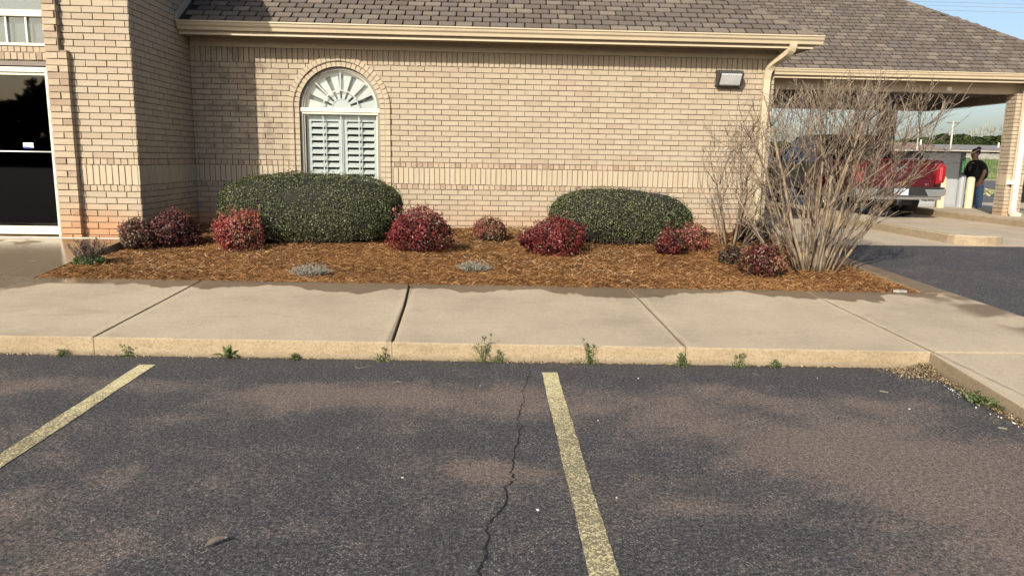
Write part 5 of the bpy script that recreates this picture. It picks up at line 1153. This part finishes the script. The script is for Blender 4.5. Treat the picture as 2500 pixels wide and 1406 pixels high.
for s in ((-1, .03), (1, -.02)): skin('shoe', [(s[1]+.03, s[0]*.11, .045, .045), (s[1]-.08, s[0]*.11, .04, .045), (s[1]-.16, s[0]*.11, .03, .035)], [(0,1),(1,2)], M_SHOE, pe)
m = MB()
for s in (-1, 1):
    m.lathe([(.0001, -.004), (.012, -.002), (.012, .002), (.0001, .004)], (-.236, s*.034, 1.478), 8, 'x'); 
m.build('eyes', M_BLACK, bodyo); m = MB(); m.prism([(-.225, 1.47), (-.262, 1.44), (-.228, 1.43)], -.015, .015, 'y'); m.build('nose', M_SKIN, bodyo, bevel=.004)
m = MB()
for s in (-1, 1): m.obox((-.135, s*.098, 1.47), (.018, 0, 0), (0, .008, 0), (0, 0, .026))
m.build('ears', M_SKIN, bodyo, bevel=.006); m = MB(); m.box(-.228, -.205, -.024, .024, 1.398, 1.408); m.build('mouth', plain('lip', (.2, .08, .07), .5, .1, 5), bodyo)
P = np.stack([np.full(60, -.27), rng.uniform(-.09, .03, 60), rng.uniform(1.0, 1.2, 60)], 1); P[:, 0] = -.262 + .25*(P[:, 1]+.03)**2*6 + (1.14-P[:, 2])*.02
stuff(fast_quads('shirt_print', leaves(P, np.tile([-1., -.2, .05], (60, 1)), .03, .018, 0), plain('grey_print', (.18, .17, .16), .9, .3, 30), None, pe))
# ------------------------------------------------------------------ land behind
def gz(y): return .25 + max(0, y-62)*.043 if y < 125 else 2.96
m = MB(); ys = [62, 70, 80, 90, 100, 112, 125, 220, 420]
for a, b in zip(ys[:-1], ys[1:]): m.face([(-200, a, gz(a)), (600, a, gz(a)), (600, b, gz(b)), (-200, b, gz(b))])
def field_mat():
    t = NT('wheat_field'); p = t.pos(); n = t.noise(p, .25, 4); f = t.noise(t.scale(p, (1, .3, 1)), 3, 4, .7); y = t.xyz(p)[1]
    c = t.ramp(f, [(.3, (.06, .09, .035)), (.7, (.12, .165, .07))]); d = t.ramp(f, [(.3, (.22, .20, .10)), (.7, (.38, .34, .19))]); edge = t.step(t.math('ADD', y, t.math('MULTIPLY', n, 5)), 69, 66); c = t.mix(edge, c, d); return t.fin(c, .95, spec=.1)
struct(m.build('field', field_mat()))
n = 30000; x = rng.uniform(35, 90, n); y = 66 + rng.random(n)**1.5*44; z = .25 + (y-62)*.043; hgt = rng.uniform(.15, .45, n); w = rng.uniform(.03, .09, n); ln = rng.normal(0, .1, n)
V = np.stack([np.stack([x-w, y, z], 1), np.stack([x+w, y, z], 1), np.stack([x+ln, y, z+hgt], 1)], 1).reshape(-1, 3); o = stuff(fast_quads('field_grass', V, ramp_attr_mat('wheat_blade', [(0, (.06, .09, .03)), (.6, (.13, .18, .07)), (1, (.28, .28, .14))], .8, .1, .2), np.clip(rng.random(n)*.8 + np.where(y < 69, .4, 0), 0, .97), None, 3)); tag(o, 'green wheat growing on the field behind the back lot', 'grass')
n = 3000; P = np.stack([rng.normal(21.2, 1.7, n), rng.normal(34, 1.6, n), rng.uniform(.25, .31, n)], 1); o = stuff(fast_quads('grass_patch', leaves(P, unit(rng.normal(size=P.shape)+[0, 0, .8]), .30, .09), ramp_attr_mat('dry_grass', [(0, (.16, .17, .07)), (1, (.42, .40, .24))], .9, .1), rng.random(n))); tag(o, 'pale dry grass patch on the back lot left of the pier', 'grass')
def bx(px, y, z=0):
    d = CF + CR*((px-1250)/FPX) - CU*((390-703)/FPX); return d.x*y/d.y
M_CED = ramp_attr_mat('cedar_foliage', [(0, (.010, .018, .006)), (.5, (.030, .046, .014)), (1, (.065, .085, .028))], .9, .1, .05)
def cedar(label, px, y, h, r, seed):
    o = empty('cedar_tree', label, 'tree', (bx(px, y), y, gz(y)), 'dark evergreen trees beyond the field'); m = MB(); m.tube([(0, 0, -.2), (0, 0, h*.75)], [.18, .05], 6); m.build('trunk', M_TWIGD, o)
    n = 2600; u = rng.random(n); a = rng.uniform(0, 6.28, n); rr_ = r*(np.sin(np.pi*np.clip(u*.86+.12, 0, 1))**.6)*(1+.18*np.sin(a*5+seed)+.12*np.sin(a*3+u*9)); q = np.sqrt(rng.uniform(.35, 1, n)); P = np.stack([np.cos(a)*rr_*q, np.sin(a)*rr_*q, u*h], 1); S = rng.uniform(.25, .6, n)
    stuff(fast_quads('crown', leaves(P, unit(P-[0, 0, h*.4]+rng.normal(size=P.shape)*1.5), S, S*.55), M_CED, np.clip(.2+.5*u+rng.normal(0, .2, n), .02, .97), o))
for i, (px, h, r) in enumerate(((2205, 3.6, 2.4), (2250, 4.2, 2.8), (2300, 5.2, 3.2), (2338, 4.8, 3.0), (2372, 4.5, 3.0), (2408, 4.9, 3.2), (2440, 4.7, 3.0), (2480, 5.2, 3.2), (1900, 4.2, 3.2), (2010, 4.4, 3.4), (2090, 4.0, 3.0), (2150, 3.8, 2.6))):
    cedar(('short dark cedar at the left end of the row, behind the truck', 'dark cedar above the brown roofed house', 'tall dark cedar directly left of the utility pole', 'dark cedar just right of the utility pole', 'second dark cedar right of the utility pole', 'third dark cedar right of the utility pole', 'dark cedar against the left edge of the pier', 'dark cedar hidden behind the brick pier', 'dark cedar under the canopy nearest the wall corner', 'dark cedar under the canopy behind the thickest stems', 'dark cedar under the canopy left of the dark post', 'dark cedar just right of the dark canopy post')[i], px, 138+(i % 3)*4, h*.90 if i < 8 else h*.62, r*1.1, i)
def bare_tree(label, px, y, h, seed, dens=1.0, mat=None):
    rs = random.Random(seed); o = empty('bare_tree', label, 'tree', (bx(px, y), y, gz(y)), 'leafless trees on the skyline'); tk, tw_ = MB(), MB()
    def rec(p, d, L, r, lev):
        pts = [p]; 
        for i in range(3): d = (d + Vector((rs.gauss(0, .12), rs.gauss(0, .12), rs.gauss(0.02, .08)))).normalized(); p = p + d*L/3; pts.append(p)
        rr2 = max(r, .035); (tk if lev < 1 else tw_).tube(pts, [rr2, rr2*.85, rr2*.75, rr2*.62], 5 if lev < 2 else 3, rs.random()*.9+.05, cap=False)
        if lev >= 4: return
        for k in range(rs.choice((2, 3, 3)) if lev else 4):
            a = rs.uniform(0, 6.28); dd = (d + Vector((math.cos(a), math.sin(a), .25))*rs.uniform(.45, .85)).normalized(); rec(pts[rs.choice((2, 3, 3))], dd, L*rs.uniform(.58, .78), r*.55, lev+1)
    rec(Vector((0, 0, -.2)), Vector((0, 0, 1)), h*.36, h*.022, 0); tk.build('trunk', M_TWIGD, o); stuff(tw_.build('crown', mat or M_GREYTW, o))
for i, (px, h) in enumerate(((2226, 6.4), (2268, 6.8), (2300, 5.8), (2380, 6.2), (2404, 7.2), (2432, 8.6), (2462, 8.0), (1915, 7.5), (1962, 8.0), (2020, 7.0), (2075, 6.2), (2185, 6.4))):
    bare_tree('leafless skyline tree %s' % ('left of the utility pole', 'left of the utility pole with wider crown', 'close behind the utility pole', 'small, right of the utility pole', 'dense, above the cedars left of the pier', 'tallest pale one beside the pier', 'hidden partly by the pier', 'nearest the wall corner under the canopy', 'second from the wall corner under the canopy', 'third from the wall corner under the canopy', 'fourth from the wall corner under the canopy', 'behind the truck cab')[i], px, 152+(i % 3)*5, h*1.12, i+60)
n = 16000; x = rng.uniform(40, 150, n); y = rng.uniform(175, 190, n); z = 2.9 + rng.random(n)**1.3*(3.2+1.2*np.sin(x*.31)+.8*np.sin(x*.83)); S = rng.uniform(.4, .9, n); P = np.stack([x, y, z], 1)
o = stuff(fast_quads('distant_woods', leaves(P, unit(rng.normal(size=P.shape)), S, S*.5), ramp_attr_mat('far_woods', [(0, (.05, .05, .035)), (1, (.16, .15, .11))], .95, .05), rng.random(n))); tag(o, 'grey brown far woods along the skyline', 'woods')
n = 26000; x = rng.uniform(-90, 40, n); y = rng.uniform(-62, -58, n); z = rng.random(n)*(6.8+1.0*np.sin(x*.4)+.6*np.sin(x*1.1)); S = rng.uniform(.7, 1.5, n); P = np.stack([x, y, z], 1)
o = stuff(fast_quads('tree_belt', leaves(P, unit(rng.normal(size=P.shape)), S, S*.7), M_CED, rng.random(n)*.6)); tag(o, 'dark tree belt across the street mirrored in the door glass', 'woods')
# houses and fence at the far side of the field
def house(label, px, y, w, dp, hw_h, rh, wallc, roofc, hip):
    x = bx(px, y); o = empty('house', label, 'house', (x, y, gz(y)-.6)); m = MB(); m.box(-w/2, w/2, 0, dp, 0, hw_h); m.build('wall', plain('house_wall_%d' % px, wallc, .9, .1, 3), o)
    m = MB(); e = .5; z0, z1 = hw_h-.02, hw_h+rh; hp = dp/2 if hip else 0
    A = [(-w/2-e, -e, z0), (w/2+e, -e, z0), (w/2+e, dp+e, z0), (-w/2-e, dp+e, z0)]; r0, r1 = (-w/2-e+hp, dp/2, z1), (w/2+e-hp, dp/2, z1); m.face([A[0], A[1], r1, r0]); m.face([A[1], A[2], r1]); m.face([A[2], A[3], r0, r1]); m.face([A[3], A[0], r0]); m.face(A[::-1]); rf = m.build('roof', plain('house_roof_%d' % px, roofc, .95, .12, 4), o)
    m = MB(); m.tube([(w*.2, dp*.3, z0+.5), (w*.2, dp*.3, z1+.4)], .12, 8); m.build('vent_pipe', M_WHITE, rf)
    m = MB(); m.box(-w/2-e, w/2+e, -e-.06, -e, z0-.12, z0+.04); m.build('eave_board', plain('eave_board_%d' % px, (.42, .36, .28), .7, .1, 3), rf)
    for k in (-.3, .05, .33): m = MB(); m.box(w*k-.6, w*k+.6, -.03, .0, .8, 1.9); f_ = m.build('window', M_CGLASS, o); m = MB(); m.box(w*k-.7, w*k+.7, -.05, -.031, .7, .8); m.build('sill', M_WHITE, f_)
house('low brown roofed brick house beyond the field, left of the utility pole', 2228, 118, 11.5, 7, 1.75, 1.35, (.30, .17, .11), (.17, .125, .10), True)
house('long low grey roofed house beyond the field behind the wooden fence', 2412, 122, 15, 7, 1.75, 1.05, (.30, .27, .22), (.15, .145, .14), False)
f = empty('wooden_fence', 'weathered grey board fence in front of the grey roofed house', 'fence', (bx(2378, 114), 114, gz(114)-.25), None); bm_ = MB(); bm_.box(-.055, .055, -.012, .012, 0, 1.15); BME = bm_.mesh('board', plain('grey_board', (.26, .245, .22), .9, .25, 2))
for i in range(60):
    o = bpy.data.objects.new('board', BME); COL.objects.link(o); o.parent = f; o.location = (-.6+i*.125, random.uniform(-.01, .01), random.uniform(-.03, .03))
m = MB(); m.box(-.6, 7, .015, .05, .3, .38); m.build('rail', plain('grey_board', (.26, .245, .22)), f); m = MB(); m.box(-.6, 7, .015, .05, .85, .93); m.build('rail', plain('grey_board', (.26, .245, .22)), f)
def pole(label, px, y, h, arm):
    o = empty('utility_pole', label, 'pole', (bx(px, y), y, gz(y)), 'utility poles beyond the field'); m = MB(); m.tube([(0, 0, -.3), (0, 0, h)], [.17, .11], 10); m.build('post', plain('pale_pole', (.42, .38, .33), .9, .15, 2), o, smooth=True)
    m = MB(); m.box(-1.0*arm, 1.0*arm, -.05, .05, h-.35, h-.22); m.build('crossarm', M_TWIGD, o)
    for s in (-.85, -.3, .3, .85): m = MB(); m.lathe([(.0001, .16), (.05, .14), (.04, .08), (.06, .0)], (s*arm, 0, h-.22), 8); m.build('insulator', M_GREY, o)
    m = MB(); m.lathe([(.0001, .8), (.19, .78), (.2, .1), (.16, .0), (.0001, 0)], (-.33, 0, h*.62), 12); m.build('transformer', M_GREY, o, smooth=True)
pole('tall utility pole with transformer standing before the cedars', 2317, 112, 5.75, 1.0); pole('shorter utility pole left of the tall one', 2236, 113, 5.0, .7)
for k, (py, lab) in enumerate(((9, 'uppermost power line across the sky over the canopy'), (18, 'middle power line across the sky over the canopy'), (29, 'lowest power line across the sky over the canopy'))):
    yy = 46; d = CF + CR*((2400-1250)/FPX) - CU*((py-703)/FPX); z = CAMH + d.z*yy/d.y; m = MB(); m.tube([(-30+8*i, yy, z + .012*((i-9)**2)*.3) for i in range(18)], .011, 5); tag(m.build('power_line', M_GREY, None), lab, 'cable', 'power lines over the canopy')
